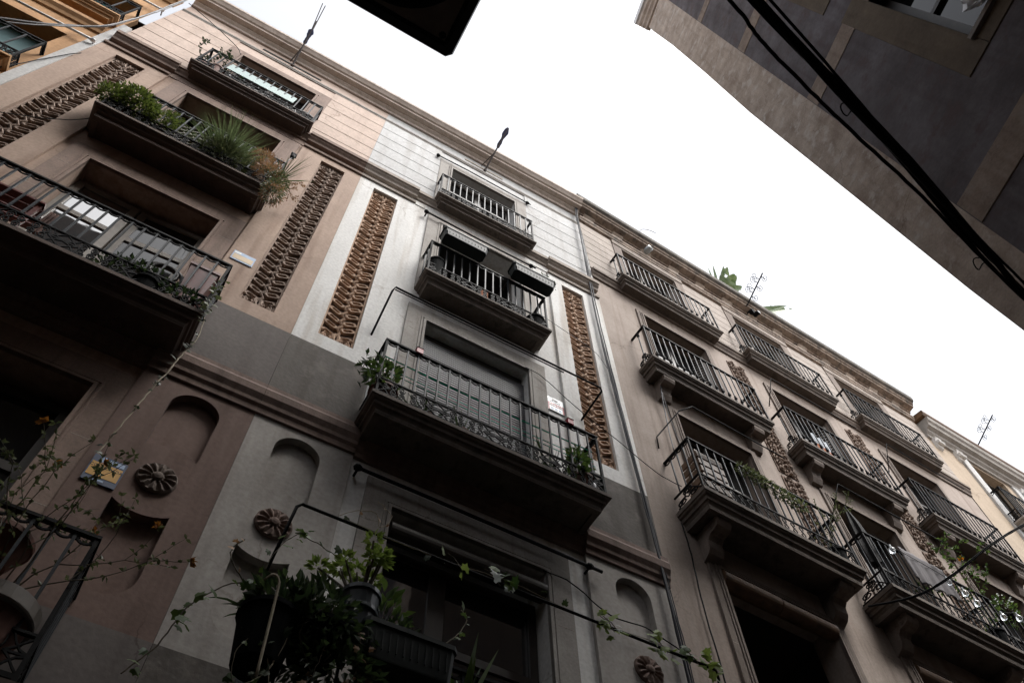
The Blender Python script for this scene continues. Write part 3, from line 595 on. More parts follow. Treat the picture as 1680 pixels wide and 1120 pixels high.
# pink house doors
glazed_leaf(PH, XP(-2.49), XP(-1.82), -0.2, 7.9, 10.3, 'wood_grey', 'glass_bright', (0.28, 0.72), 0.04, 'L', 0.08)
glazed_leaf(PH, XP(-1.80), XP(-1.06), -0.2, 7.9, 10.3, 'wood_grey', 'glass', (0.28, 0.72), -0.05, 'R', 0.08)
for a, b_, hg, rz in ((-2.46, -1.78, 'L', 1.4), (-1.77, -1.08, 'R', -1.45)): glazed_leaf(PH, XP(a), XP(b_), -0.22, 11.2, 13.5, 'wood_dark', 'glass', (0.3, 0.72), rz, hg)
for a, b_, hg in ((-2.43, -1.77, 'L'), (-1.76, -1.11, 'R')): glazed_leaf(PH, XP(a), XP(b_), -0.22, 14.35, 16.4, 'wood_dark', 'glass', (0.3, 0.72), 0, hg)
glazed_leaf(PH, XP(-2.5), XP(-1.05), -0.2, 4.25, 6.9, 'wood_dark', 'glass', (0.3, 0.72), 0, 'L', 0.08)
pq = MB(); pq.box(XP(-3.90), XP(-3.772), -0.05, 0.05, 0, 14.9); pq.build('quoin', 'white_siding', PH)

# ------------------------------------------------------------------ the beige house on the right
BH = thing('apartment_building', 'beige plastered house with three columns of balconies right of the white one', 'building', FR, 0, 0, 0)
BS = 9.55; CXS = [1.68, 4.58, 7.48]; HW = 0.68
fl = [(4.9, 8.2), (8.87, 11.28), (12.08, 14.3), (15.1, 17.3)]
holes = [(c - HW - (0.15 if i == 0 else 0), c + HW + (0.15 if i == 0 else 0), a, b_) for c in CXS for i, (a, b_) in enumerate(fl[:3])]
w_ = MB(); wall_grid(w_, 0.0, BS, 4.7, 15.05, holes, 0.0, 0.32); w_.build('wall', 'beige', BH)
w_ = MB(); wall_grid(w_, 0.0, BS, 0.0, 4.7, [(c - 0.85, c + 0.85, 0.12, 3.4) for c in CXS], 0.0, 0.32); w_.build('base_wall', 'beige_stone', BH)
for c in CXS:
    sh = MB(); sh.box(c - 0.84, c + 0.84, -0.3, -0.25, 0.13, 3.38); sh.build('shop_shutter', 'wood_dark', BH)
w_ = MB(); wall_grid(w_, 0.0, BS, 15.05, 18.1, [(c - HW, c + HW, 15.1, 17.2) for c in CXS], 0.0, 0.32); w_.build('attic_wall', 'beige_siding', BH)
zc = 15.2; ph = 0.315
while zc < 17.25:
    pr = [(0.0, zc + 0.002), (0.012, zc + 0.004), (0.02, zc + 0.013), (0.02, zc + ph - 0.013), (0.012, zc + ph - 0.004), (0.0, zc + ph - 0.002)]
    ed = [0.003] + [e for c in CXS for e in (c - 0.9, c + 0.9)] + [BS - 0.003]
    for a, b_ in zip(ed[0::2], ed[1::2]): MB().prof(pr, a, b_).build('siding_course', 'beige_siding', BH)
    zc += ph
for c in CXS:
    b_ = MB(); b_.box(c - 0.895, c - HW, 0, 0.035, 15.1, 17.45); b_.box(c + HW, c + 0.895, 0, 0.035, 15.1, 17.45); b_.box(c - HW, c + HW, 0, 0.035, 17.2, 17.45); o = b_.build('door_surround', 'beige_stone', BH)
    b_ = MB()
    for k in range(3): b_.prof([(0.035, 17.27 + k * 0.06), (0.05, 17.275 + k * 0.06), (0.055, 17.31 + k * 0.06), (0.035, 17.315 + k * 0.06)], c - 0.9, c + 0.9)
    b_.build('moulding', 'beige_siding', o)
b_ = MB(); b_.prof([(-0.02, 14.8), (0.03, 14.81), (0.04, 14.87), (0.07, 14.92), (0.075, 14.97), (0.1, 14.98), (0.1, 15.06), (-0.02, 15.1)], 0, BS); b_.build('ledge', 'stone_dark', BH)
b_ = MB(); b_.prof([(-0.02, 17.5), (0.05, 17.52), (0.06, 17.57), (0.08, 17.6), (0.08, 17.66), (-0.02, 17.68)], 0, BS); b_.build('string_course', 'corn_weather', BH)
b_ = MB(); b_.prof([(-0.02, 17.84), (0.06, 17.85), (0.07, 17.9), (0.2, 17.93), (0.205, 17.985), (0.23, 18.0), (0.245, 18.05), (-0.02, 18.05)], -0.12, BS + 0.05); b_.build('cornice', 'corn_weather', BH)
b_ = MB(); b_.prof([(-0.02, 18.052), (0.25, 18.052), (0.29, 18.09), (0.3, 18.13), (0.3, 18.24), (0.26, 18.27), (-0.02, 18.3)], -0.15, BS + 0.05); b_.build('coping', 'corn_top', BH)
k = 0; s_ = 0.12
while s_ < BS - 0.2:
    b_ = MB(); h_ = rnd.uniform(0.9, 1.05)
    b_.prof([(-0.01, 17.70), (0.035, 17.70), (0.05, 17.73), (0.05 + 0.01 * h_, 17.80), (0.11, 17.838), (-0.01, 17.838)], s_, s_ + 0.26 * h_); b_.build('cornice_block', 'dentil', BH); s_ += 0.735
for r, (ri, pj, st_, x_) in enumerate(((1, 0.5, 'C', 1.24), (2, 0.34, 'B', 1.17), (3, 0.27, 'B', 1.15))):
    for j, c in enumerate(CXS):
        bz = fl[ri][0]
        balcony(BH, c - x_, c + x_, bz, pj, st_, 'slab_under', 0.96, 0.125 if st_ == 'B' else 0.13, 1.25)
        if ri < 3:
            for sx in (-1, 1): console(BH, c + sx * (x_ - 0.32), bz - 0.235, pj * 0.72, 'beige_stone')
for i, (a, b2) in enumerate(fl[:3]):
    for c in CXS:
        hw = HW + (0.15 if i == 0 else 0)
        door_surround(BH, c, hw, a, b2, 'beige_stone', 0.13 if i else 0.16, 0.14 if i else 0.1); room(BH, c, hw, a, b2)
for c in CXS:
    room(BH, c, HW, 15.1, 17.2)
    for i in (1, 2, 3):
        a = fl[i][0]; t = (11.2, 14.22, 17.18)[i - 1]
        glazed_leaf(BH, c - HW + 0.01, c - 0.01, -0.24, a + 0.03, t, 'wood_dark' if i < 3 else 'wood_grey', 'glass', (0.3, 0.7), 0, 'L', 0.055); glazed_leaf(BH, c + 0.01, c + HW - 0.01, -0.24, a + 0.03, t, 'wood_dark' if i < 3 else 'wood_grey', 'glass', (0.3, 0.7), 0, 'R', 0.055)
# louvred shutters folded into the reveals
for c in CXS[:2]:
    slatted_shutter(BH, c + HW - 0.32, c + HW - 0.02, -0.05, 12.12, 14.2, 'wood_grey', -0.9, 'R')
# the wooden roller blind box of the first floor
for c in CXS[:2]:
    b_ = MB(); b_.lathe([(0.1, 0), (0.1, 0.8)], (c - 0.82, -0.02, 8.1), 22, 'x', lambda a: 1 + 0.035 * math.cos(a * 22)); b_.build('rolled_blind', 'wood', BH)
    b_ = MB(); b_.lathe([(0.095, 0), (0.095, 0.82)], (c + 0.0, -0.02, 8.1), 22, 'x', lambda a: 1 + 0.035 * math.cos(a * 22)); b_.build('rolled_blind', 'wood', BH)
# carved drops between the bays
def carved_drop(x, z0, z1, w2):
    b = MB(); b.box(x - w2, x + w2, 0.002, 0.014, z0, z1); p = b.build('ornament_panel', 'terra_back', BH)
    q = MB(); r2 = random.Random(int(x * 100))
    n = int((z1 - z0) / 0.13)
    for k in range(n):
        zc = z0 + 0.08 + k * (z1 - z0 - 0.16) / max(1, n - 1)
        for sx in (-1, 1):
            q.tube([(x + sx * a, 0.03, zc + c) for a, c in spiral(w2 * 0.5, 0, w2 * 0.42, 0.012, r2.uniform(0, 6), 1.4 * sx)], 0.014, 5)
            q.lathe([(0.004, -0.01), (0.035, 0.02), (0.02, 0.045), (0.003, 0.05)], (x + sx * r2.uniform(0.01, w2 * 0.7), 0.015, zc + r2.uniform(-.05, .05)), 7, 'd', lambda a: 1 + 0.25 * math.cos(5 * a))
    q.build('carved_foliage', 'terra_pink', p)
for xg in (3.13, 6.03):
    for z0, z1 in ((9.55, 11.2), (11.3, 12.9), (13.1, 14.5)): carved_drop(xg, z0, z1, 0.2)

# ------------------------------------------------------------------ far cream house
FH = thing('apartment_building', 'cream and orange house with a heavy grey cornice beyond the beige one', 'building', FR, 9.6, 0, 0)
Y_ = lambda s: s - 9.6
w_ = MB(); wall_grid(w_, 0.0, 12.0, 0.0, 17.6, [(Y_(c - 0.6), Y_(c + 0.6), a, b_) for c in (11.55, 14.6, 17.6) for a, b_ in ((14.6, 16.9), (11.6, 13.9), (8.6, 10.9))], 0.0, 0.3); w_.build('wall', 'cream_orange', FH)
b_ = MB(); b_.prof([(-0.02, 16.95), (0.05, 16.97), (0.06, 17.05), (0.12, 17.1), (0.13, 17.18), (0.22, 17.22), (0.24, 17.32), (0.28, 17.36), (0.3, 17.46), (-0.02, 17.5)], 0.03, 12.0); b_.build('cornice', 'surround', FH)
b_ = MB(); b_.prof([(-0.02, 17.5), (0.27, 17.5), (0.31, 17.56), (0.31, 17.64), (-0.02, 17.7)], -0.05, 12.0); b_.build('roof_edge', 'wood', FH)
for s_ in (9.85, 10.55, 12.75, 13.5, 15.6): 
    b_ = MB(); b_.prof([(0, 16.65), (0.05, 16.68), (0.09, 16.78), (0.08, 16.86), (0.13, 16.95), (0, 16.96)], Y_(s_ - 0.1), Y_(s_ + 0.1)); b_.tube([(Y_(s_ - 0.1), 0.1, 16.78), (Y_(s_ + 0.1), 0.1, 16.78)], 0.05, 10); b_.build('corbel', 'white', FH)
for s_ in (10.72, 12.55, 13.7, 15.5):
    b_ = MB(); b_.box(Y_(s_ - 0.14), Y_(s_ + 0.14), 0, 0.05, 0, 16.95); b_.build('pilaster', 'white_siding', FH)
for c in (11.55, 14.6, 17.6):
    for a, t in ((14.6, 16.9), (11.6, 13.9), (8.6, 10.9)):
        room(FH, Y_(c), 0.6, a, t); slatted_shutter(FH, Y_(c - 0.58), Y_(c - 0.02), -0.2, a + 0.02, t, 'wood_grey', 0, 'L'); slatted_shutter(FH, Y_(c + 0.02), Y_(c + 0.58), -0.2, a + 0.02, t, 'wood_grey', 0, 'R')
        if c < 16: balcony(FH, Y_(c - 0.95), Y_(c + 0.95), a, 0.3, 'A', 'surround', 0.98)
# ------------------------------------------------------------------ orange house on the far left
OH = thing('apartment_building', 'orange plastered house at the far left beyond the white quoin', 'building', F0, -3.91, 0, 0)
w_ = MB(); ho = [(-1.55, -0.2, a, b_) for a, b_ in ((14.75, 16.28), (11.6, 13.5), (8.2, 10.2), (5.0, 7.0))] + [(-4.2, -2.9, a, b_) for a, b_ in ((14.75, 16.28), (11.6, 13.5), (8.2, 10.2))]
wall_grid(w_, -8.0, 0.0, 0.0, 17.5, ho, 0.02, 0.32); w_.build('wall', 'orange', OH)
b_ = MB(); b_.prof([(0.0, 14.05), (0.05, 14.07), (0.07, 14.14), (0.11, 14.2), (0.11, 14.3), (0, 14.34)], -8, 0.0); b_.prof([(0.0, 10.9), (0.05, 10.92), (0.07, 11.0), (0.11, 11.05), (0.11, 11.15), (0, 11.2)], -8, 0.0); b_.build('string_course', 'orange', OH)
b_ = MB(); b_.prof([(0, 17.1), (0.05, 17.12), (0.08, 17.25), (0.2, 17.3), (0.22, 17.45), (0.3, 17.5), (0.3, 17.6), (0, 17.65)], -8, 0.02); b_.build('cornice', 'orange', OH)
for a, b2, c, e in ho:
    x_ = (a + b2) / 2; hw = (b2 - a) / 2; room(OH, x_, hw, c, e)
    q = MB(); q.box(a + 0.02, b2 - 0.02, -0.26, -0.22, c, e); q.build('door_leaf', 'teal', OH)
for c, wv in ((-0.87, 0.86), (-3.55, 0.86)):
    for z_ in (14.75, 11.6): balcony(OH, c - wv, c + wv, z_ - 0.05, 0.22, 'A', 'orange', 0.92, 0.2)
# ------------------------------------------------------------------ corner house on the right, camera's side of the street
RH = thing('corner_building', 'corner house with slate and brown painted panels at the upper right', 'building', FC, 0, 0, 0)
edge = [(0.0, 0.19), (3.0, 0.17), (5.4, 0.137), (5.93, 0.115), (6.95, 0.091), (8.58, 0.051), (10.5, 0.002), (12.7, -0.013), (14.9, -0.045), (16.45, -0.097), (17.0, -0.105)]
bm = bmesh.new(); A = [bm.verts.new((s_, 0, z_)) for z_, s_ in edge]; B_ = [bm.verts.new((14, 0, z_)) for z_, s_ in edge]
# street front of the same house runs off along the street
ya = -FC.yaw; fx, fy = math.cos(ya), math.sin(ya)
D_ = [bm.verts.new((s_ + 4 * math.cos(-FC.yaw + R_(1.5)), 4 * math.sin(-FC.yaw + R_(1.5)), z_)) for z_, s_ in edge]
for k in range(len(edge) - 1): bm.faces.new((D_[k], A[k], A[k + 1], D_[k + 1]))
hw_ = [(1.36, 2.4, 7.26, 9.1), (1.36, 2.4, 10.0, 11.9), (1.36, 2.4, 12.9, 14.6), (4.4, 5.4, 7.26, 9.1), (4.4, 5.4, 10.0, 11.9), (1.3, 2.6, 0.1, 2.6)]
bmesh.ops.recalc_face_normals(bm, faces=bm.faces); me = bpy.data.meshes.new('street_front'); bm.to_mesh(me); bm.free(); me.materials.append(M['street_wall']); o = bpy.data.objects.new('street_front', me); C.objects.link(o); o.parent = RH
w_ = MB(); wall_grid(w_, 0.45, 14, 0, 17.0, hw_, 0.0, 0.3)
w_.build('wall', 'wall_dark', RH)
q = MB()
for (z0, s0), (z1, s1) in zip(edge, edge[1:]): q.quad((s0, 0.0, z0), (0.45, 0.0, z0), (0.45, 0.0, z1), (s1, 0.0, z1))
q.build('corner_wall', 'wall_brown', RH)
def raised(name, x0, x1, z0, z1, mat, d=0.006, sk=0.0):
    b = MB(); ch = 0.004
    b.loft([[(x0, -0.001, z0), (x1, -0.001, z0 + sk), (x1, -0.001, z1 + sk), (x0, -0.001, z1)], [(x0 + ch, d, z0 + ch), (x1 - ch, d, z0 + sk + ch), (x1 - ch, d, z1 + sk - ch), (x0 + ch, d, z1 - ch)]]); return b.build(name, mat, RH)
for z0, z1 in ((13.78, 14.02), (11.5, 11.79), (9.0, 9.29), (6.15, 6.46), (3.3, 3.6)): raised('painted_band', 0.455, 14, z0, z1, 'wall_band')
raised('painted_band', 0.455, 14, 16.3, 16.98, 'wall_brown')
fr = MB()
for (a, b2, c, e) in hw_[:5]:
    for x0, x1, z0, z1 in ((a - 0.23, a, c - 0.22, e + 0.22), (b2, b2 + 0.23, c - 0.22, e + 0.22), (a, b2, c - 0.22, c), (a, b2, e, e + 0.22)): raised('window_surround', x0, x1, z0, z1, 'wall_frame', 0.008)
    f = MB(); t = 0.06
    f.box(a + 0.001, a + t, -0.2, -0.14, c, e); f.box(b2 - t, b2 - 0.001, -0.2, -0.14, c, e); f.box(a + t, b2 - t, -0.2, -0.14, c, c + t); f.box(a + t, b2 - t, -0.2, -0.14, e - t, e); f.box((a + b2) / 2 - 0.03, (a + b2) / 2 + 0.03, -0.2, -0.14, c + t, e - t); f.box(a + t, b2 - t, -0.19, -0.15, (c + e) / 2, (c + e) / 2 + 0.05)
    o = f.build('window', 'wood_dark', RH); g_ = MB(); g_.box(a + 0.01, b2 - 0.01, -0.19, -0.18, c + 0.01, e - 0.01); g_.build('pane', 'glass', o)
    sl = MB(); sl.loft([[(a - 0.02, -0.14, c - 0.05), (b2 + 0.02, -0.14, c - 0.05), (b2 + 0.02, 0.035, c - 0.05), (a - 0.02, 0.035, c - 0.05)], [(a - 0.02, -0.14, c + 0.012), (b2 + 0.02, -0.14, c + 0.012), (b2 + 0.02, 0.035, c - 0.005), (a - 0.02, 0.035, c - 0.005)]]); sl.build('sill', 'surround', o)
b_ = MB(); b_.prof([(-0.05, 17.0), (0.03, 17.0), (0.04, 17.08), (0.08, 17.12), (0.09, 17.2), (0.13, 17.24), (0.14, 17.36), (-0.05, 17.4)], -0.16, 14); b_.build('cornice', 'cornice', RH)
b_ = MB(); b_.box(-0.17, 14, -0.06, 0.17, 17.4, 17.62); b_.build('gutter', 'white_paint', RH)
rf = MB(); rf.quad((-0.1, -0.06, 17.3), (14, -0.06, 17.3), (14, -4, 17.3), (-0.1, -4, 17.3)); rf.build('roof', 'stone_dark', RH)
# crumpled plastic bag in the window
cb = thing('plastic_sheet', 'crumpled clear plastic sheet hanging from the window at the upper right', 'plastic sheet', FC, 1.62, 0.02, 7.28)
b_ = MB(); r2 = random.Random(3); rings = []
for k in range(9):
    zz = -0.02 + 0.07 * k; rr = 0.05 + 0.035 * math.sin(k * 0.9) + 0.02 * r2.random(); rings.append([((rr + r2.uniform(-.02, .02)) * math.cos(a) * 1.3, 0.05 + (rr + r2.uniform(-.02, .02)) * math.sin(a) * 0.6, zz) for a in [2 * math.pi * i / 14 for i in range(14)]])
b_.loft(rings); b_.build('sheet', 'plastic', cb)
# ------------------------------------------------------------------ unseen left corner house, added to keep light off the street
LH = thing('corner_building', 'added unseen corner house left of the camera that shades the street and carries the lantern', 'building', FW, -0.78, 0, 0)
b_ = MB(); b_.box(-30, 0, 20, -0.6, 0, 9.8); b_.box(-30, -0.55, -0.601, -1.05, 0, 15.5); b_.build('wall', 'street_wall', LH)  # second block juts forward to darken the lower pink house
b_ = MB(); b_.box(-30.1, 0.02, 20, -0.6, 9.8, 10.0); b_.build('cornice', 'cornice', LH)
EH = thing('added_end_building', 'added unseen block behind the camera that cuts light through the side street', 'building', FW, 0, 2.6, 0)  # made-up closing house, set near and tall to dim the lower fronts
b_ = MB(); b_.box(-0.76, 3.0, 0, 6, 0, 19); b_.build('wall', 'street_wall', EH)
b_ = MB(); b_.box(-0.76, 3.0, -0.1, 6, 19, 19.4); b_.build('cornice', 'cornice', EH)

KH = thing('added_end_building', 'added unseen block at the far left that cuts light on the pink house', 'building', FW, -13.0, 0, 0)  # invented house blocking the left street end, reduces light on the pink front
b_ = MB(); b_.box(-4, 0, -4.4, -1.0, 0, 18.5); b_.build('wall', 'street_wall', KH)
b_ = MB(); b_.box(-4, 0.1, -4.4, -1.0, 18.5, 18.8); b_.build('cornice', 'cornice', KH)
NH = thing('added_low_building', 'added unseen low house beyond the slate corner house, sized to let light through', 'building', FW, 7.5, 0, 0)  # unseen, kept low so more light reaches the beige front
b_ = MB(); b_.box(0, 20, -0.6, 8, 0, 13.0); b_.build('wall', 'street_wall', NH)
b_ = MB(); b_.box(0.0, 20, -0.7, 8, 13.0, 13.3); b_.build('cornice', 'cornice', NH)
# ------------------------------------------------------------------ street lantern above the camera
LN = thing('street_lantern', 'black square street lantern seen from below against the sky', 'street lamp', FW, -0.148, -0.238, 4.3)
h_ = 0.27; c_ = 0.018
def sq(h, c): return [(h - c, -h), (h, -h + c), (h, h - c), (h - c, h), (-h + c, h), (-h, h - c), (-h, -h + c), (-h + c, -h)]
b_ = MB(); b_.loft([[(x, y, 0.0) for x, y in sq(h_ * 0.985, c_)], [(x, y, 0.012) for x, y in sq(h_, c_)], [(x, y, 0.05) for x, y in sq(h_, c_)], [(x, y, 0.06) for x, y in sq(h_ * 0.94, c_)], [(x, y, 0.5) for x, y in sq(h_ * 0.85, c_)], [(x, y, 0.52) for x, y in sq(h_ * 0.9, c_)], [(x, y, 0.75) for x, y in sq(h_ * 0.35, c_)]]); b_.build('housing', 'lampblack', LN)
b_ = MB(); b_.lathe([(0.215, -0.002), (0.215, -0.012), (0.205, -0.018), (0.19, -0.016), (0.185, -0.004)], (0, 0, 0), 40); b_.build('lamp_ring', 'iron', LN, True)
b_ = MB(); b_.lathe([(0.18, -0.003), (0.17, -0.02), (0.13, -0.035), (0.07, -0.045), (0.01, -0.048)], (0, 0, 0), 32); b_.build('lens', 'glass', LN, True)
b_ = MB(); b_.box(-0.228, 0.228, -0.228, 0.228, -0.0025, 0.0); b_.build('bottom_plate', 'lampbrown', LN)
b_ = MB()
for s_ in (-1, 1):
    b_.box(s_ * 0.235 - 0.006, s_ * 0.235 + 0.006, -0.235, 0.235, -0.008, 0.001); b_.box(-0.235, 0.235, s_ * 0.235 - 0.006, s_ * 0.235 + 0.006, -0.007, 0.001)
    for t_ in (-1, 1): b_.lathe([(0.009, -0.012), (0.012, 0.0)], (s_ * 0.215, t_ * 0.215, 0), 8)
b_.build('bottom_frame', 'iron', LN)
b_ = MB(); b_.tube([(-0.25, 0, 0.62), (-0.6, 0, 0.75), (-0.9, 0, 0.62)], 0.02, 8); b_.tube([(-0.2, 0, 0.8), (0, 0, 0.86), (0, 0, 0.7)], 0.016, 8); b_.tube([(-0.9, 0, 0.62), (-0.5, 0, 0.9), (-0.15, 0, 0.8)], 0.016, 8); b_.build('bracket', 'iron', LN)

# ------------------------------------------------------------------ cables
def cable(label, F, strands, mat, cat='cable', name='cable', ref=None):
    p0 = strands[0][0][0]; p0 = ref or p0
    T = thing(name, label, cat, F, *p0)
    for pts, r in strands:
        b = MB(); b.tube([(p[0] - p0[0], p[1] - p0[1], p[2] - p0[2]) for p in pts], r, 7); b.build('strand', mat, T, True)
    return T
def sub(pts, n=6, wob=0.0, seed=1):
    r2 = random.Random(seed); out = []
    P = [Vector(p) for p in pts]
    for i in range(len(P) - 1):
        a = P[max(0, i - 1)]; b = P[i]; c = P[i + 1]; d = P[min(len(P) - 1, i + 2)]
        for k in range(n):
            t = k / n; q = 0.5 * ((2 * b) + (c - a) * t + (2 * a - 5 * b + 4 * c - d) * t * t + (3 * b - a - 3 * c + d) * t ** 3)
            out.append(tuple(q + Vector([r2.uniform(-wob, wob) for _ in range(3)])))
    out.append(tuple(P[-1])); return out
base = [(-1.0, 0.62, 5.42), (0.2, 0.38, 5.4), (1.207, 0.155, 5.4), (1.815, 0.025, 5.4), (2.318, -0.085, 5.4), (2.877, -0.205, 5.4), (3.26, -0.285, 5.4), (3.40, -0.31, 5.41)]
st = []
for k, (dx, dz, r) in enumerate(((0, 0, 0.016), (0.015, 0.010, 0.012), (-0.014, 0.016, 0.010), (0.004, 0.026, 0.009), (0.021, -0.004, 0.007))):
    pts = [(x + dx * 0.3, y + dx + 0.012 * math.sin(i * 1.7 + k), z + dz + 0.01 * math.sin(i * 1.1 + 2 * k)) for i, (x, y, z) in enumerate(base)]
    st.append((sub(pts, 8, 0.0008, k), r))
CB = cable('thick black bundle of cables crossing in front of the slate corner house', FW, st, 'black')
for (x, y) in ((1.83, 0.03), (2.93, -0.235)):
    b_ = MB(); c0 = base[0]; pts = [(x - c0[0] + 0.03 * math.cos(a) + 0.02, y - c0[1] + 0.03 * math.sin(a) - 0.04, 5.4 - c0[2] + 0.02 * math.cos(a * 2)) for a in [2 * math.pi * k / 16 for k in range(17)]]; b_.tube(pts, 0.0035, 5); b_.build('cable_tie', 'black', CB)
b2p = [(-1.0, 0.5, 5.25), (0.2, 0.28, 5.2), (1.04, 0.09, 5.2), (1.195, 0.043, 5.2), (1.333, 0.01, 5.2), (1.604, -0.039, 5.2), (1.845, -0.079, 5.2), (2.26, -0.139, 5.2), (2.73, -0.227, 5.2), (3.125, -0.293, 5.2), (3.40, -0.33, 5.2)]
cable('thin wavy black cable running beside the thick bundle', FW, [(sub(b2p, 8, 0.0015, 9), 0.0085), (sub([(x, y + 0.008 * math.sin(3 * i), z + 0.012 * math.cos(2 * i)) for i, (x, y, z) in enumerate(b2p[1:6])], 8, 0.002, 11), 0.004)], 'black')
# bundle that comes down the joint between the white and the beige house
jn = [(4.37, 0.12, 18.0), (4.33, 0.1, 17.4), (4.306, 0.1, 16.2), (4.275, 0.1, 14.6), (4.256, 0.09, 12.94), (4.278, 0.09, 10.86), (4.322, 0.09, 8.98), (4.334, 0.1, 7.66), (4.344, 0.1, 6.5), (4.35, 0.09, 4.5), (4.36, 0.08, 2.5)]
cable('grey cable bundle running down the joint between the white and beige houses', F0, [(sub([(x + dx + 0.012 * math.sin(i * 1.3 + dx * 90), d + dd, z) for i, (x, d, z) in enumerate(jn)], 8, 0.003, k), r) for k, (dx, dd, r) in enumerate(((0, 0, 0.014), (0.025, 0.0, 0.009), (-0.02, 0.008, 0.008), (0.045, -0.01, 0.005)))], 'cable_dark')
# cables over the orange house and the white quoin
cable('pale cable pair slung along the white quoin at the top left', F0, [(sub([(-6.0, 0.15, 10.6), (-4.6, 0.14, 12.6), (-4.1, 0.14, 13.6), (-3.88, 0.15, 14.3), (-3.82, 0.15, 15.6), (-3.78, 0.17, 17.0), (-3.75, 0.3, 18.6)], 8, 0.004, 4), 0.014), (sub([(-6.0, 0.17, 10.9), (-4.6, 0.17, 12.3), (-4.0, 0.16, 13.75), (-3.85, 0.17, 14.6), (-3.8, 0.17, 16.2), (-3.72, 0.3, 18.6)], 8, 0.004, 5), 0.01)], 'cable_grey')
cable('thin wire sagging across the pink left pilaster', F0, [(sub([(-4.0, 0.07, 11.2), (-3.9, 0.07, 11.9), (-3.8, 0.07, 12.6), (-3.72, 0.07, 13.0)], 6, 0.003, 2), 0.006)], 'black')
cable('thin wire strung from the white quoin to the top pink balcony', F0, [(sub([(-3.75, 0.12, 17.4), (-3.2, 0.12, 17.0), (-2.6, 0.14, 16.4), (-2.4, 0.2, 15.9)], 6, 0.002, 2), 0.006)], 'black')
cable('thin wire sagging across the pink wall beside the carved strip', F0, [(sub([(-3.6, 0.06, 10.3), (-3.15, 0.07, 10.75), (-2.9, 0.07, 11.2), (-2.86, 0.07, 11.6)], 6, 0.002, 2), 0.005)], 'black')
cable('thin wire stapled across the white wall from the first-floor door', F0, [(sub([(2.95, 0.06, 6.98), (3.25, 0.06, 6.97), (3.6, 0.1, 6.72), (3.95, 0.12, 6.72), (4.3, 0.12, 6.62)], 6, 0.003, 2), 0.006)], 'black')
cable('thin wire stapled across the white wall from the blinded window', F0, [(sub([(2.9, 0.06, 10.4), (3.15, 0.06, 10.36), (3.6, 0.09, 9.95), (4.1, 0.12, 9.6), (4.6, 0.12, 9.3), (4.95, 0.12, 9.25)], 6, 0.002, 2), 0.005)], 'black')
cable('thin wire from the white house across to the beige wall', F0, [(sub([(3.15, 0.07, 12.1), (3.6, 0.09, 11.9), (4.05, 0.1, 11.7), (4.25, 0.1, 11.3)], 6, 0.002, 3), 0.004)], 'cable_grey')
cable('drooping black cable at the lower right crossing to the beige house', FR, [(sub([(2.65, 0.45, 8.2), (2.6, 1.0, 7.87), (2.74, 1.4, 7.89), (3.02, 1.8, 8.11), (3.55, 2.1, 8.48), (3.98, 2.4, 8.69)], 8, 0.002, 3), 0.011), (sub([(2.65, 0.462, 8.185), (2.6, 1.012, 7.855), (2.74, 1.412, 7.875), (3.02, 1.812, 8.095), (3.55, 2.112, 8.465), (3.98, 2.412, 8.675)], 8, 0.002, 4), 0.007)], 'black')
cable('thin vertical cable on the beige wall left of the lowest balcony', FR, [(sub([(0.45, 0.03, 8.7), (0.46, 0.03, 8.2), (0.42, 0.03, 7.6), (0.42, 0.03, 6.6), (0.43, 0.03, 5.0)], 6, 0.004, 3), 0.008)], 'black')
cable('white insulated wire hanging from the corner of the middle beige balcony', FR, [(sub([(0.75, 0.12, 11.75), (0.72, 0.1, 11.4), (0.72, 0.05, 10.9), (0.7, 0.03, 10.2)], 6, 0.003, 5), 0.008), (sub([(0.73, 0.12, 11.5), (0.78, 0.07, 11.0), (0.85, 0.05, 10.3)], 6, 0.003, 6), 0.005)], 'cable_grey')

# ------------------------------------------------------------------ plants
def ball_leaves(b, c, rad, n, L_, W_, r2, up=0.4, shell=0.55):
    for _ in range(n):
        v = Vector((r2.gauss(0, 1), r2.gauss(0, 1), r2.gauss(0, 1))).normalized(); q = shell + (1 - shell) * r2.random()
        p = Vector((c[0] + rad[0] * v.x * q, c[1] + rad[1] * v.y * q, c[2] + rad[2] * v.z * q))
        dv = (v + Vector((0, 0, up)) + Vector((r2.uniform(-.6, .6), r2.uniform(-.6, .6), r2.uniform(-.6, .6)))).normalized(); k = r2.uniform(.7, 1.25)
        b.leaf(p, dv, Vector((r2.uniform(-1, 1), r2.uniform(-1, 1), 1)), L_ * k, W_ * k)
IVY = [(0, 0), (0.28, -0.12), (0.5, 0.08), (0.36, 0.32), (0.42, 0.62), (0.16, 0.62), (0, 1.0), (-0.16, 0.62), (-0.42, 0.62), (-0.36, 0.32), (-0.5, 0.08), (-0.28, -0.12)]
def ivy_leaf(b, p, dirv, nor, sz):
    d_ = Vector(dirv).normalized(); n_ = Vector(nor); n_ = (n_ - d_ * n_.dot(d_)); n_ = n_.normalized() if n_.length > 1e-4 else d_.orthogonal(); sd_ = d_.cross(n_); p = Vector(p)
    c = p + d_ * sz * 0.35; i0 = len(b.v); b.v.append((c.x, -c.y, c.z))
    for x, y in IVY:
        q = p + sd_ * x * sz + d_ * y * sz - n_ * sz * (0.25 * abs(x) + 0.1 * y * y); b.v.append((q.x, -q.y, q.z))
    for k in range(12): b.f.append([i0, i0 + 1 + k, i0 + 1 + (k + 1) % 12])
def pot_mesh(r0, r1, h, rim=0.012): return [(r0, 0), (r1, h - 0.03), (r1 + rim, h - 0.03), (r1 + rim, h), (r1 - 0.008, h), (r1 - 0.015, h - 0.03)]
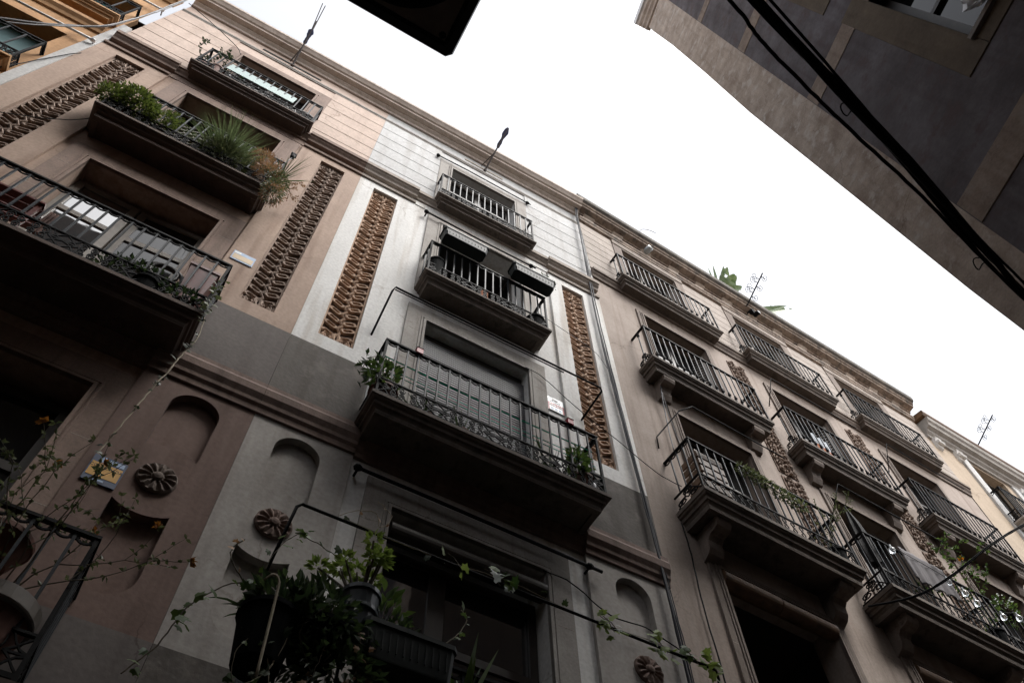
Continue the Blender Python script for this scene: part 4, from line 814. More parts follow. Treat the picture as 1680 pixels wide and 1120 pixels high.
def potted(name, label, cat, F, x, d, z, pot, potmat, group=None):
    T = thing(name, label, cat, F, x, d, z, group)
    if pot: b = MB(); b.lathe(pot_mesh(*pot), (0, 0, 0), 20); b.build('pot', potmat, T, False)
    return T
def bush(T, parts, mat, L_, W_, seed, up=0.4, stems=True, smat='stem'):
    r2 = random.Random(seed); b = MB(); s = MB()
    for c, rad, n in parts:
        ball_leaves(b, c, rad, n, L_, W_, r2, up)
        if stems:
            for k in range(4):
                e = (c[0] + rad[0] * r2.uniform(-.6, .6), c[1] + rad[1] * r2.uniform(-.6, .6), c[2] + rad[2] * r2.uniform(-.3, .6)); s.tube([(0, 0, 0.08), ((e[0]) * 0.5 + r2.uniform(-.03, .03), e[1] * 0.5, e[2] * 0.55), e], 0.006, 5, False, 0.0025)
    if stems: s.build('stem', smat, T)
    return b.build('foliage', mat, T)
def tuft(T, n, L_, W_, mat, seed, z0=0.0, spread=1.0, droop=0.9, name='blades', rad=0.05):
    r2 = random.Random(seed); b = MB()
    for _ in range(n):
        a = r2.uniform(0, 6.283); t = r2.uniform(0.1, 1.0) * spread
        b.blade((rad * math.cos(a) * r2.random(), rad * math.sin(a) * r2.random(), z0), (math.cos(a) * t, math.sin(a) * t, 1.0 - 0.4 * t), L_ * r2.uniform(.55, 1.1), W_ * r2.uniform(.7, 1.2), droop * r2.uniform(.5, 1.4))
    return b.build(name, mat, T)
def twigs(T, starts, n, L_, mat, seed, leafm, lsz, flower=None, fn=0):
    r2 = random.Random(seed); b = MB(); lf = MB(); fl_ = MB()
    for p, dv in starts:
        tips = [(Vector(p), Vector(dv).normalized(), L_, 0.006)]
        for it in range(n):
            new = []
            for q, dd, ln, r in tips:
                pts = [tuple(q)]; c = Vector(q); d2 = Vector(dd)
                for k in range(4):
                    d2 = (d2 + Vector((r2.uniform(-.25, .25), r2.uniform(-.25, .25), r2.uniform(-.22, .22)))).normalized(); c = c + d2 * ln / 4; pts.append(tuple(c))
                    if leafm and r2.random() < 0.85:
                        for _ in range(3): lf.leaf(c, (r2.uniform(-1, 1), r2.uniform(-1, 1), r2.uniform(-.6, 1)), (r2.uniform(-1, 1), r2.uniform(-1, 1), 1), lsz * r2.uniform(.6, 1.3), lsz * 0.6)
                b.tube(pts, r, 5, False, r * 0.6)
                for _ in range(2): new.append((c, (d2 + Vector((r2.uniform(-.7, .7), r2.uniform(-.7, .7), r2.uniform(-.5, .7)))).normalized(), ln * 0.72, r * 0.6))
            tips = new
        for q, dd, ln, r in tips:
            if flower and r2.random() < fn:
                fl_ = MB()
                for _ in range(9): fl_.leaf(q, dd + Vector((r2.uniform(-1, 1), r2.uniform(-1, 1), r2.uniform(-1, .4))), (r2.uniform(-1, 1), r2.uniform(-1, 1), 1), 0.045, 0.03)
                fl_.build('flower', flower, T)
    b.build('stem', mat, T)
    if leafm: lf.build('foliage', leafm, T)
def strand(T, pts, mat, leafm, n, sz, seed, wob=0.03, r=0.003, ivy=True):
    r2 = random.Random(seed); P = sub(pts, 7, 0.004, seed); b = MB(); b.tube(P, r, 5); b.build('stem', mat, T); l_ = MB()
    for _ in range(n):
        p = r2.choice(P); p = (p[0] + r2.uniform(-wob, wob), p[1] + r2.uniform(-wob, wob), p[2] + r2.uniform(-wob, wob))
        dv = (r2.uniform(-1, 1), r2.uniform(-.3, 1), r2.uniform(-1, .5)); nr = (r2.uniform(-.6, .6), 1, r2.uniform(-.2, 1))
        if ivy: ivy_leaf(l_, p, dv, nr, sz * r2.uniform(.6, 1.25))
        else: l_.leaf(p, dv, nr, sz * r2.uniform(.7, 1.3), sz * 0.55)
    l_.build('foliage', leafm, T)
def trough(name, label, F, x, d, z, L_, W_, H_, mat, group=None):
    T = thing(name, label, 'planter', F, x, d, z, group); b = MB()
    def rr(l, w_, z_): 
        c = 0.03; return [(-l / 2 + c, -w_ / 2, z_), (l / 2 - c, -w_ / 2, z_), (l / 2, -w_ / 2 + c, z_), (l / 2, w_ / 2 - c, z_), (l / 2 - c, w_ / 2, z_), (-l / 2 + c, w_ / 2, z_), (-l / 2, w_ / 2 - c, z_), (-l / 2, -w_ / 2 + c, z_)]
    b.loft([rr(L_ * 0.9, W_ * 0.78, 0), rr(L_ * 0.91, W_ * 0.8, 0.012), rr(L_ * 0.96, W_ * 0.93, H_ - 0.035), rr(L_, W_, H_ - 0.033), rr(L_, W_, H_), rr(L_ * 0.97, W_ * 0.9, H_), rr(L_ * 0.95, W_ * 0.87, H_ - 0.03)]); b.build('box', mat, T)
    q = MB(); nr_ = int(L_ / 0.05)
    for k in range(nr_): q.box(-L_ * 0.45 + k * L_ * 0.9 / nr_, -L_ * 0.45 + k * L_ * 0.9 / nr_ + 0.006, W_ * 0.4, W_ * 0.462, 0.06, H_ - 0.05)
    q.build('ribs', mat, T); return T
# --- third floor, white house: two dark troughs on the outside of the rail
t1 = trough('window_box', 'empty dark green window box hung left on the white house rail', F0, 1.78, 0.43, 12.10, 0.70, 0.22, 0.2, 'planter', 'window boxes on the white house')
t2 = trough('window_box', 'dark green window box with grey-green herbs hung right on the white house rail', F0, 2.86, 0.43, 12.10, 0.70, 0.22, 0.2, 'planter', 'window boxes on the white house')
bush(t2, [((-0.2, 0, 0.28), (0.12, 0.07, 0.1), 160), ((0.15, 0.02, 0.26), (0.13, 0.08, 0.11), 170), ((0.3, 0.03, 0.2), (0.08, 0.07, 0.1), 90)], 'leaf_olive', 0.035, 0.011, 5, 0.8)
p_ = potted('flower_pot', 'small dark pot at the right end of the third floor white balcony', 'pot', F0, 3.0, 0.2, 11.19, (0.09, 0.13, 0.26), 'pot_black')
p_ = potted('flower_pot', 'small dark pot at the left end of the third floor white balcony', 'pot', F0, 1.5, 0.2, 11.19, (0.09, 0.12, 0.5), 'pot_black')
cl = thing('cloth', 'thin orange cloth hanging behind the third floor white balcony rail', 'cloth', F0, 2.2, 0.12, 11.3); b_ = MB()
for k in range(6): b_.quad((0.02 * k + 0.004 * (k % 2), 0.015 * (k % 2), 0.12), (0.02 * k + 0.02, 0.015 * ((k + 1) % 2), 0.1), (0.02 * k + 0.02 + 0.01, 0.015 * ((k + 1) % 2), 0.55), (0.02 * k + 0.01, 0.015 * (k % 2), 0.55))
b_.build('fabric', 'cloth_orange', cl)
# --- second floor, white house
for x_, nm, lm, sd_ in ((1.13, 'leafy plant with reddish stems at the left end of the wide white balcony', 'leaf', 3), (3.3, 'spiky green plants crowded at the right end of the wide white balcony', 'leaf', 4)):
    p_ = potted('potted_plant', nm, 'plant', F0, x_, 0.33, 7.87, (0.09, 0.13, 0.24), 'pot_terra')
    bush(p_, [((0, 0, 0.5), (0.13, 0.1, 0.22), 130), ((-0.12, 0.12, 0.35), (0.1, 0.08, 0.2), 60)], lm, 0.085, 0.035, sd_, 0.3)
p_ = potted('potted_plant', 'broad-leafed plant spilling past the left corner of the wide white balcony', 'plant', F0, 0.98, 0.3, 7.95, None, None); strand(p_, [(0, 0.1, 0.6), (-0.08, 0.15, 0.45), (-0.12, 0.16, 0.25), (-0.08, 0.14, 0.05)], 'stem', 'leaf_dark', 26, 0.075, 5, 0.05, 0.004, False)
for x_, lab in ((1.95, 'single agave behind the middle of the wide white balcony rail'), (2.95, 'agave with long pointed leaves behind the wide white balcony rail'), (1.6, 'dark strap-leaved plant low behind the wide white balcony rail')):
    p_ = potted('agave', lab, 'plant', F0, x_, 0.3, 7.87, (0.07, 0.1, 0.16), 'pot_terra'); tuft(p_, 13, 0.42, 0.045, 'leaf_dark', int(x_ * 10), 0.15, 0.7, 0.25)
for x_, lab in ((1.42, 'red lantern hung on the left of the wide white balcony rail'), (3.2, 'red lantern hung on the right of the wide white balcony rail')):
    p_ = thing('candle_lantern', lab, 'lantern', F0, x_ - 0.05, 0.46, 8.82); b_ = MB(); b_.box(-0.035, 0.035, -0.035, 0.035, 0.0, 0.085); b_.build('case', 'red', p_); b_ = MB(); b_.loft([[(-0.04, -0.04, 0.086), (0.04, -0.04, 0.086), (0.04, 0.04, 0.086), (-0.04, 0.04, 0.086)], [(-0.01, -0.01, 0.11), (0.01, -0.01, 0.11), (0.01, 0.01, 0.11), (-0.01, 0.01, 0.11)]]); b_.build('lid', 'pot_red', p_)
cl = thing('clothes_line', 'green plastic cords strung along the wide white balcony', 'clothes line', F0, 1.05, 0.36, 8.2)
for k, (z_, dd) in enumerate(((0.5, 0.0), (0.42, 0.04), (0.28, 0.02), (0.16, 0.05))):
    b_ = MB(); b_.tube(sub([(0, dd, z_), (0.8, dd, z_ - 0.02), (1.6, dd, z_ - 0.02), (2.4, dd, z_)], 4), 0.0045, 5); b_.build('cord', 'green_line', cl)
wl = thing('wall_light', 'small white oval lamp on the corner of the wide white balcony', 'lamp', F0, 3.36, 0.44, 7.95); b_ = MB(); b_.lathe([(0.01, -0.06), (0.028, -0.03), (0.03, 0.03), (0.012, 0.07)], (0, 0, 0), 10); b_.build('lamp_body', 'white_paint', wl, True)
# --- drying frames and awning rods
def frame_rod(label, F, pts, r, name='awning_rod', cat='rod', mat='iron', ends=()):
    p0 = pts[0]; T = thing(name, label, cat, F, *p0); b = MB(); b.tube([(p[0] - p0[0], p[1] - p0[1], p[2] - p0[2]) for p in pts], r, 8); b.build('bar', mat, T, True)
    for e in ends:
        q = MB(); q.lathe([(0.004, -0.045), (0.03, -0.03), (0.034, 0.0), (0.02, 0.03)], (e[0] - p0[0], e[1] - p0[1], e[2] - p0[2]), 10, 'x'); q.lathe([(0.012, -(e[1] + 0.0)), (0.012, 0)], (e[0] - p0[0], e[1] - p0[1], e[2] - p0[2]), 8, 'd'); q.build('bracket', mat, T)
    return T
frame_rod('black awning rod above the first floor window of the white house', F0, [(1.12, 0.1, 7.25), (1.8, 0.1, 7.25), (3.58, 0.1, 7.23)], 0.017, ends=((1.12, 0.1, 7.25), (3.45, 0.1, 7.235)))
frame_rod('black awning rod above the third floor window of the white house', F0, [(1.26, 0.08, 13.66), (2.2, 0.08, 13.64), (3.2, 0.08, 13.66)], 0.014, ends=((1.27, 0.08, 13.66), (3.12, 0.08, 13.66)))
frame_rod('black awning rod above the top window of the white house', F0, [(1.27, 0.06, 16.68), (1.9, 0.08, 16.66), (3.25, 0.06, 16.7)], 0.011, ends=((1.28, 0.06, 16.68), (3.18, 0.06, 16.7)))
DR = frame_rod('folding clothes frame of black tube over the wide white balcony', F0, [(0.94, 0.02, 9.5), (0.99, 0.3, 10.2), (1.01, 0.34, 10.25), (3.8, 0.34, 10.23), (3.83, 0.32, 10.2), (3.66, 0.02, 9.8)], 0.013, 'drying_rack', 'drying rack')
q_ = MB(); q_.tube([(0.08, 0.28, 0.77), (2.36, 0.28, 0.75)], 0.008, 6); q_.build('second_bar', 'iron', DR, True)
frame_rod('folding clothes frame of black tube over the plant-filled first floor balcony', F0, [(0.56, 0.62, 5.15), (0.63, 0.66, 5.9), (0.66, 0.67, 5.93), (1.8, 0.68, 5.92), (4.05, 0.7, 5.9), (4.1, 0.66, 5.86), (3.95, 0.6, 5.2)], 0.012, 'drying_rack', 'drying rack')
frame_rod('white awning rod at the top floor of the orange house', F0, [(-3.83, 0.1, 16.35), (-5.6, 0.1, 16.35)], 0.018, mat='white_paint', ends=((-3.84, 0.1, 16.35),))
frame_rod('white awning rod under the string course of the orange house', F0, [(-3.78, 0.1, 13.55), (-5.6, 0.1, 13.55)], 0.018, mat='white_paint', ends=((-3.8, 0.1, 13.55),))
frame_rod('black clothes frame on the beige wall left of the lowest balcony', FR, [(0.44, 0.02, 10.1), (0.46, 0.02, 10.35), (0.72, 0.3, 10.8), (0.95, 0.36, 11.0), (2.6, 0.36, 10.98)], 0.01, 'drying_rack', 'drying rack')
frame_rod('black awning rod over the second column of the beige house, middle floor', FR, [(3.5, 0.05, 13.4), (3.55, 0.3, 14.0), (5.6, 0.3, 14.0)], 0.01)
frame_rod('black awning rod over the third column of the beige house, middle floor', FR, [(6.4, 0.05, 13.5), (6.42, 0.3, 14.1), (8.5, 0.3, 14.1)], 0.01)
frame_rod('black awning rod over the second column of the beige house, lowest floor', FR, [(3.5, 0.05, 10.4), (3.55, 0.42, 10.95), (5.7, 0.42, 10.95)], 0.011)
# --- first floor, white house: the planted balcony at the bottom edge
p_ = potted('potted_plant', 'big black tub with trailing plants on the left corner of the bottom balcony', 'plant', F0, 0.66, 0.72, 4.58, (0.13, 0.17, 0.34), 'pot_black'); bush(p_, [((0.03, 0, 0.42), (0.2, 0.16, 0.1), 90), ((0.2, 0.05, 0.4), (0.14, 0.1, 0.14), 60)], 'leaf_dark', 0.1, 0.05, 21, 0.5)
strand(p_, [(0.1, 0.05, 0.4), (-0.2, 0.1, 0.42), (-0.42, 0.08, 0.2), (-0.5, 0.06, -0.1), (-0.6, 0.05, -0.3)], 'stem', 'leaf', 24, 0.075, 31, 0.05, 0.004)
strand(p_, [(-0.05, 0.0, 0.38), (-0.22, 0.03, 0.5), (-0.33, 0.03, 0.66), (-0.28, 0.02, 0.8)], 'stem', 'leaf_dry', 4, 0.04, 33, 0.02, 0.004)
tuft(p_, 9, 0.3, 0.04, 'leaf_dark', 34, 0.3, 1.0, 1.2, 'blades', 0.12)
bb = thing('garden_hose', 'pale cane bent over the black tub of the bottom balcony', 'cane', F0, 0.63, 0.9, 4.4); b_ = MB(); b_.tube(sub([(0.02, 0, 0), (0.0, 0.0, 0.5), (-0.01, 0, 0.62), (-0.05, 0.0, 0.65), (-0.09, -0.01, 0.6)], 6), 0.008, 6); b_.build('cane', 'stem_pale', bb, True)
p_ = potted('jade_plant', 'jade plant with clustered fleshy leaves in a ribbed blue-grey pot', 'plant', F0, 1.19, 0.62, 5.1, (0.095, 0.12, 0.3), 'pot_blue')
b_ = MB(); b_.lathe([(0.121, 0.13), (0.126, 0.135), (0.126, 0.16), (0.12, 0.165)], (0, 0, 0), 20); b_.build('pot_band', 'pot_blue', p_)
r2 = random.Random(8); b_ = MB(); lf = MB()
for k in range(11):
    a = r2.uniform(0, 6.28); R2 = r2.uniform(0.05, 0.3); e = Vector((R2 * math.cos(a) - 0.06, R2 * math.sin(a) * 0.6, 0.42 + r2.uniform(0.02, 0.24)))
    b_.tube([(0.02 * math.cos(a), 0.02 * math.sin(a), 0.24), (e.x * 0.45, e.y * 0.45, 0.36), tuple(e)], 0.014, 6, False, 0.007)
    for j in range(34):
        v = Vector((r2.gauss(0, 1), r2.gauss(0, 1), abs(r2.gauss(0, 1)) * .8 - .15)).normalized(); lf.leaf(e + v * 0.03, v, (r2.uniform(-1, 1), r2.uniform(-1, 1), 1), 0.06 * r2.uniform(.7, 1.2), 0.03, 0.1)
b_.build('stem', 'stem', p_); lf.build('foliage', 'leaf_jade', p_)
t3 = trough('window_box', 'long dark trough hung on the rail of the bottom balcony', F0, 1.5, 0.68, 4.86, 0.62, 0.24, 0.26, 'planter'); bush(t3, [((-0.1, -0.05, 0.3), (0.25, 0.1, 0.16), 130)], 'leaf_dark', 0.07, 0.03, 9, 0.5); strand(t3, [(0.2, 0.05, 0.26), (0.33, 0.08, 0.42), (0.37, 0.08, 0.55), (0.34, 0.06, 0.62)], 'stem_pale', 'leaf', 8, 0.05, 12, 0.03)
p_ = potted('agave', 'tall broad-bladed agave right of the trough on the bottom balcony', 'plant', F0, 1.98, 0.5, 4.75, (0.1, 0.13, 0.2), 'pot_terra'); tuft(p_, 9, 0.5, 0.085, 'leaf', 13, 0.18, 0.45, 0.15)
p_ = potted('potted_plant', 'dense dark foliage between the black tub and the jade plant', 'plant', F0, 0.95, 0.55, 4.85, (0.1, 0.13, 0.22), 'pot_black'); bush(p_, [((0, 0, 0.4), (0.16, 0.12, 0.22), 120), ((0.2, 0.0, 0.25), (0.2, 0.1, 0.15), 90)], 'leaf_dark', 0.085, 0.04, 15, 0.3)
p_ = potted('potted_plant', 'leafy shrub with reddish tips behind the ribbed pot on the bottom balcony', 'plant', F0, 1.42, 0.4, 5.0, (0.1, 0.13, 0.2), 'pot_terra'); bush(p_, [((0, 0.0, 0.5), (0.15, 0.12, 0.24), 80)], 'leaf', 0.11, 0.05, 16, 0.2)
iv = thing('ivy', 'ivy trailing along the black clothes frame at the bottom', 'ivy', F0, 0.66, 0.68, 5.92)
strand(iv, [(0.3, 0.0, 0.02), (0.7, 0.02, -0.02), (1.1, 0.0, 0.01), (1.6, 0.02, 0.03), (2.2, 0.0, 0.0), (2.8, 0.02, 0.01), (3.4, 0.0, -0.02)], 'stem_pale', 'leaf_dark', 9, 0.05, 41, 0.03)
for k, (x_, n_, m_) in enumerate(((1.42, 4, 'petal_white_glint'), (1.52, 6, 'leaf'), (2.38, 13, 'leaf_jade'), (2.42, 2, 'petal_white_glint'), (2.85, 16, 'leaf_jade'), (3.15, 8, 'leaf'), (3.32, 16, 'leaf_jade'), (1.12, 3, 'leaf_jade'))): strand(iv, [(x_ - 0.06, 0.03, 0.05), (x_, 0.05, 0.0), (x_ + 0.06, 0.05, -0.08)], 'stem', m_, n_, 0.085, 50 + k, 0.05)  # the few white leaves are highlights put into the leaf colour
strand(iv, [(0.25, 0.02, 0.0), (0.35, 0.03, 0.1), (0.5, 0.03, 0.16), (0.55, 0.02, 0.05), (0.62, 0.02, 0.2), (0.5, 0.02, 0.3)], 'stem_pale', 'leaf_dry', 4, 0.035, 61, 0.02)
strand(iv, [(-0.12, 0.0, -0.9), (-0.08, 0.0, -0.5), (0.02, 0.02, -0.3), (0.1, 0.02, -0.3), (0.3, 0.02, -0.35)], 'stem', 'leaf', 16, 0.07, 62, 0.05)
# --- third floor, pink house
p_ = potted('potted_plant', 'round bright green succulent bush at the left end of the plant-filled pink balcony', 'plant', F0, -2.62, 0.18, 11.2, (0.09, 0.12, 0.3), 'pot_terra'); bush(p_, [((0, 0.1, 0.58), (0.3, 0.2, 0.27), 1500), ((-0.2, 0.14, 0.4), (0.16, 0.12, 0.2), 500), ((0.16, 0.13, 0.42), (0.18, 0.12, 0.22), 600)], 'leaf_bright', 0.045, 0.024, 71, 0.5)
p_ = potted('potted_plant', 'smaller bushy green plant beside the round succulent on the pink balcony', 'plant', F0, -2.2, 0.17, 11.2, (0.09, 0.12, 0.26), 'pot_terra'); bush(p_, [((0, 0.14, 0.4), (0.18, 0.12, 0.22), 600), ((0.04, 0.08, 0.7), (0.13, 0.1, 0.13), 260)], 'leaf_bright', 0.042, 0.022, 72, 0.5)
la = thing('trellis', 'dark wooden lattice standing against the pink balcony rail', 'trellis', F0, -1.88, 0.24, 11.25)
for k in range(-4, 5):
    for sg in (-1, 1):
        x_ = 0.12 * k; a_ = max(-0.28, x_ - 0.34 * sg) if sg > 0 else min(0.28, x_ + 0.34); 
        pts = [(x_ - sg * 0.34, 0.006 * sg, 0.08), (x_ + sg * 0.34, 0.006 * sg, 0.76)]
        def clip(p, q):
            out = []
            for (u, v) in ((p, q), (q, p)):
                t = 0
                if u[0] < -0.28 and v[0] > -0.28: t = (-0.28 - u[0]) / (v[0] - u[0])
                if u[0] > 0.28 and v[0] < 0.28: t = (0.28 - u[0]) / (v[0] - u[0])
                out.append(tuple(u[i] + (v[i] - u[i]) * t for i in range(3)))
            return out
        b_ = MB(); b_.tube(clip(*pts), 0.011, 4); b_.build('lath', 'wood_grey', la)
p_ = potted('grass_plant', 'fountain of fine green grass blades on the pink balcony', 'plant', F0, -1.42, 0.18, 11.2, (0.09, 0.12, 0.28), 'pot_terra'); tuft(p_, 900, 0.62, 0.010, 'leaf_grass', 73, 0.3, 1.05, 1.3, 'blades', 0.2); bush(p_, [((0, 0.16, 0.32), (0.3, 0.14, 0.24), 900)], 'leaf_olive', 0.06, 0.012, 77, 0.3, False)
p_ = potted('potted_plant', 'tangle of dry rusty stems at the right corner of the pink balcony', 'plant', F0, -0.98, 0.18, 11.2, (0.09, 0.12, 0.26), 'pot_terra'); bush(p_, [((-0.05, 0.12, 0.72), (0.17, 0.12, 0.28), 900), ((0.12, 0.18, 0.3), (0.2, 0.14, 0.24), 900)], 'leaf_dry', 0.05, 0.009, 74, 0.2)
twigs(p_, [((0, 0.05, 0.3), (0.3, 0.2, 1)), ((0.05, 0.05, 0.3), (0.6, 0.3, 0.6)), ((-0.05, 0.05, 0.4), (-0.1, 0.2, 1)), ((0.1, 0.1, 0.3), (0.8, 0.3, 0.2))], 4, 0.2, 'stem_pale', 75, 'leaf_dry', 0.02)
p_ = potted('potted_plant', 'grey-green plant hanging below the right corner of the pink balcony', 'plant', F0, -0.72, 0.38, 11.2, None, None); bush(p_, [((0, 0, 0.15), (0.12, 0.12, 0.22), 380), ((0.02, 0.02, -0.2), (0.13, 0.12, 0.26), 420)], 'leaf_olive', 0.06, 0.01, 76, -0.5, False); bush(p_, [((0.03, 0.03, -0.3), (0.14, 0.13, 0.2), 220)], 'leaf_dry', 0.05, 0.009, 78, -0.5, False); tuft(p_, 60, 0.5, 0.012, 'leaf_grass', 79, 0.2, 0.7, 0.6)
sl_ = thing('solar_lamp', 'small black lamp head on a thin stick at the pink balcony corner', 'lamp', F0, -0.74, 0.32, 11.6); b_ = MB(); b_.tube([(-0.12, 0.0, 0), (-0.02, 0.0, 0.85)], 0.007, 6); b_.build('stick', 'cable_grey', sl_); b_ = MB(); b_.lathe([(0.01, 0), (0.03, 0.03), (0.035, 0.09), (0.012, 0.11)], (-0.02, 0, 0.85), 10); b_.box(-0.06, 0.02, -0.03, 0.03, 0.96, 0.985); b_.build('lamp_head', 'black', sl_)
# --- top floor, pink house
p_ = thing('glass_panel', 'long pale green sheet leaning over the top pink balcony', 'panel', F0, -2.32, 0.22, 14.7); b_ = MB(); b_.loft([[(0, 0.04, 0.0), (1.08, 0.04, 0.0), (1.08, 0.0, 0.42), (0, 0.0, 0.42)], [(0, 0.052, 0.004), (1.08, 0.052, 0.004), (1.08, 0.012, 0.424), (0, 0.012, 0.424)]]); b_.build('sheet', 'pale_panel', p_)
b_ = MB()
for k in range(1, 5): b_.box(0.216 * k - 0.003, 0.216 * k + 0.003, 0.02, 0.056, 0.0, 0.03)
for k in range(1, 5): b_.tube([(0.216 * k, 0.054, 0.005), (0.216 * k, 0.014, 0.424)], 0.0035, 4)
b_.build('seam', 'pipe_grey', p_)
p_ = potted('potted_plant', 'straggly dark plant at the left end of the top pink balcony', 'plant', F0, -2.6, 0.14, 14.34, (0.08, 0.1, 0.2), 'pot_terra'); twigs(p_, [((0, 0, 0.2), (0.1, 0.1, 1)), ((0.1, 0.02, 0.2), (0.4, 0.1, 1)), ((-0.02, 0.02, 0.2), (-0.4, 0.1, 1)), ((0.2, 0, 0.2), (0.5, 0.1, 0.9))], 3, 0.36, 'stem', 81, 'leaf_dark', 0.05)
p_ = potted('flower_pot', 'clay pot behind the left balusters of the top pink balcony', 'pot', F0, -2.42, 0.14, 14.34, (0.09, 0.12, 0.34), 'pot_terra')
p_ = potted('flower_pot', 'small white pot low behind the top pink balcony rail', 'pot', F0, -2.2, 0.16, 14.34, (0.05, 0.07, 0.24), 'white_paint')
ho_ = thing('garden_hose', 'coil of pale hose at the right end of the top pink balcony', 'hose', F0, -1.0, 0.15, 14.6); b_ = MB()
for k in range(4): b_.tube([(0.0 + (0.12 + 0.012 * k) * math.cos(a), 0.02 * k, (0.14 + 0.012 * k) * math.sin(a)) for a in [2 * math.pi * i / 20 for i in range(20)]], 0.009, 6, True)
b_.build('coil', 'cable_white', ho_, True)
# --- second floor, pink house
p_ = potted('flower_pot', 'square red glazed pot at the right end of the second floor pink balcony', 'pot', F0, -0.78, 0.3, 8.1, None, None); b_ = MB(); b_.loft([[(-0.09, -0.09, 0), (0.09, -0.09, 0), (0.09, 0.09, 0), (-0.09, 0.09, 0)], [(-0.13, -0.13, 0.52), (0.13, -0.13, 0.52), (0.13, 0.13, 0.52), (-0.13, 0.13, 0.52)]]); b_.build('pot', 'pot_red', p_)
b_ = MB(); b_.box(-0.14, 0.14, -0.14, 0.14, 0.521, 0.56); b_.build('rim', 'pot_red', p_)
wh = thing('basket', 'round dark basket standing on edge behind the pink balcony rail', 'basket', F0, -1.08, 0.26, 8.45); b_ = MB()
for r_, d_ in ((0.2, 0.0), (0.19, 0.03), (0.17, 0.06), (0.12, 0.1)): b_.tube([(r_ * math.cos(a), d_ * 0.6, r_ * math.sin(a)) for a in [2 * math.pi * i / 28 for i in range(28)]], 0.02, 7, True)
b_.build('hoop', 'wood_dark', wh, True)
p_ = potted('potted_plant', 'low glossy leafed plants behind the pink balcony scrollwork', 'plant', F0, -1.1, 0.38, 7.88, (0.1, 0.12, 0.16), 'pot_black'); bush(p_, [((-0.1, 0.0, 0.3), (0.28, 0.1, 0.14), 150), ((0.3, 0.05, 0.15), (0.2, 0.08, 0.12), 110), ((-0.35, 0.0, 0.2), (0.12, 0.08, 0.16), 70)], 'leaf_dark', 0.055, 0.028, 83, 0.3)
p_ = thing('vine', 'leafy vine hanging from the pink balcony corner down to the floor below', 'vine', F0, -0.6, 0.5, 7.9); strand(p_, [(-0.02, 0.02, 0.5), (0.02, 0.05, 0.25), (0.03, 0.05, 0.0), (0.05, 0.05, -0.2)], 'stem', 'leaf_olive', 46, 0.05, 84, 0.05, 0.003)
strand(p_, [(0.06, 0.05, -0.2), (0.1, 0.05, -0.5), (0.07, 0.04, -0.8), (0.05, 0.05, -1.1), (0.02, 0.05, -1.4), (0.0, 0.06, -1.75), (-0.03, 0.06, -2.1)], 'stem_pale', 'leaf_dark', 26, 0.05, 85, 0.02, 0.006)
tb = thing('table', 'small red-brown slatted table on the left of the second floor pink balcony', 'table', F0, -2.45, 0.27, 7.87)
for k in range(4): b_ = MB(); b_.box(-0.28, 0.28, -0.15 + 0.08 * k, -0.08 + 0.08 * k, 0.62, 0.645); b_.build('slat', 'pot_red', tb)
for x_ in (-0.25, 0.25):
    for y_ in (-0.12, 0.12): b_ = MB(); b_.box(x_ - 0.018, x_ + 0.018, y_ - 0.018, y_ + 0.018, 0, 0.619); b_.build('leg', 'pot_red', tb)
for k in range(3): b_ = MB(); b_.box(0.3 + 0.03 * k, 0.32 + 0.03 * k, 0.0, 0.04, 0.35, 0.75); b_.build('chair_back_slat', 'pot_terra', tb)
# --- first floor, pink house (bottom left)
p_ = potted('flowering_shrub', 'thin branching shrub with drooping orange flowers at the bottom left', 'plant', F0, -0.72, 0.42, 4.22, (0.13, 0.17, 0.3), 'pot_terra')
twigs(p_, [((0.02, 0.0, 0.3), (0.35, 0.15, 1)), ((0.05, 0.05, 0.3), (0.55, 0.2, 1)), ((-0.03, 0.0, 0.3), (-0.1, 0.2, 1)), ((0.05, 0.0, 0.3), (0.5, 0.4, 0.8)), ((0, 0, 0.3), (0.15, 0.1, 1)), ((0, 0, 0.3), (0.6, 0.3, 0.9)), ((0, 0, 0.3), (-0.3, 0.1, 1)), ((0, 0, 0.3), (0.05, 0.2, 1))], 3, 0.5, 'stem', 91, 'leaf_olive', 0.036, 'petal_orange', 0.1)
p_ = potted('flower_pot', 'shallow clay bowl with a pale rim hung inside the bottom left rail', 'pot', F0, -0.8, 0.4, 4.9, (0.1, 0.16, 0.18), 'pot_terra')
p_ = potted('flower_pot', 'white-rimmed clay pot standing on the bottom left balcony', 'pot', F0, -0.62, 0.45, 4.22, (0.14, 0.2, 0.42), 'pot_terra'); b_ = MB(); b_.lathe([(0.215, 0.33), (0.22, 0.34), (0.22, 0.42), (0.2, 0.425)], (0, 0, 0), 24); b_.build('rim', 'wood_grey', p_)
# --- beige house, lowest row
p_ = thing('trailing_plant', 'trailing green plant hung along the rail of the lowest beige balcony', 'plant', FR, 1.3, 0.46, 9.75); r2 = random.Random(95); lf = MB()
for k in range(9): ball_leaves(lf, (0.11 * k, 0.03, -0.02 - 0.02 * k), (0.09, 0.06, 0.1), 70, 0.04, 0.024, r2, 0.2)
lf.build('foliage', 'leaf_olive', p_); b_ = MB(); b_.tube([(0, 0.02, 0.02), (0.45, 0.02, -0.08), (0.95, 0.02, -0.2)], 0.008, 5); b_.build('stem', 'stem', p_)
p_ = potted('potted_plant', 'dry wiry plant at the right end of the lowest beige balcony', 'plant', FR, 2.65, 0.36, 8.88, (0.1, 0.13, 0.22), 'pot_black'); twigs(p_, [((0, 0, 0.2), (-0.3, 0.2, 1)), ((0, 0, 0.2), (0.2, 0.2, 1)), ((0, 0, 0.2), (-0.6, 0.2, 0.9)), ((0, 0, 0.2), (0.5, 0.1, 0.8))], 4, 0.33, 'stem', 96, 'leaf_olive', 0.025)
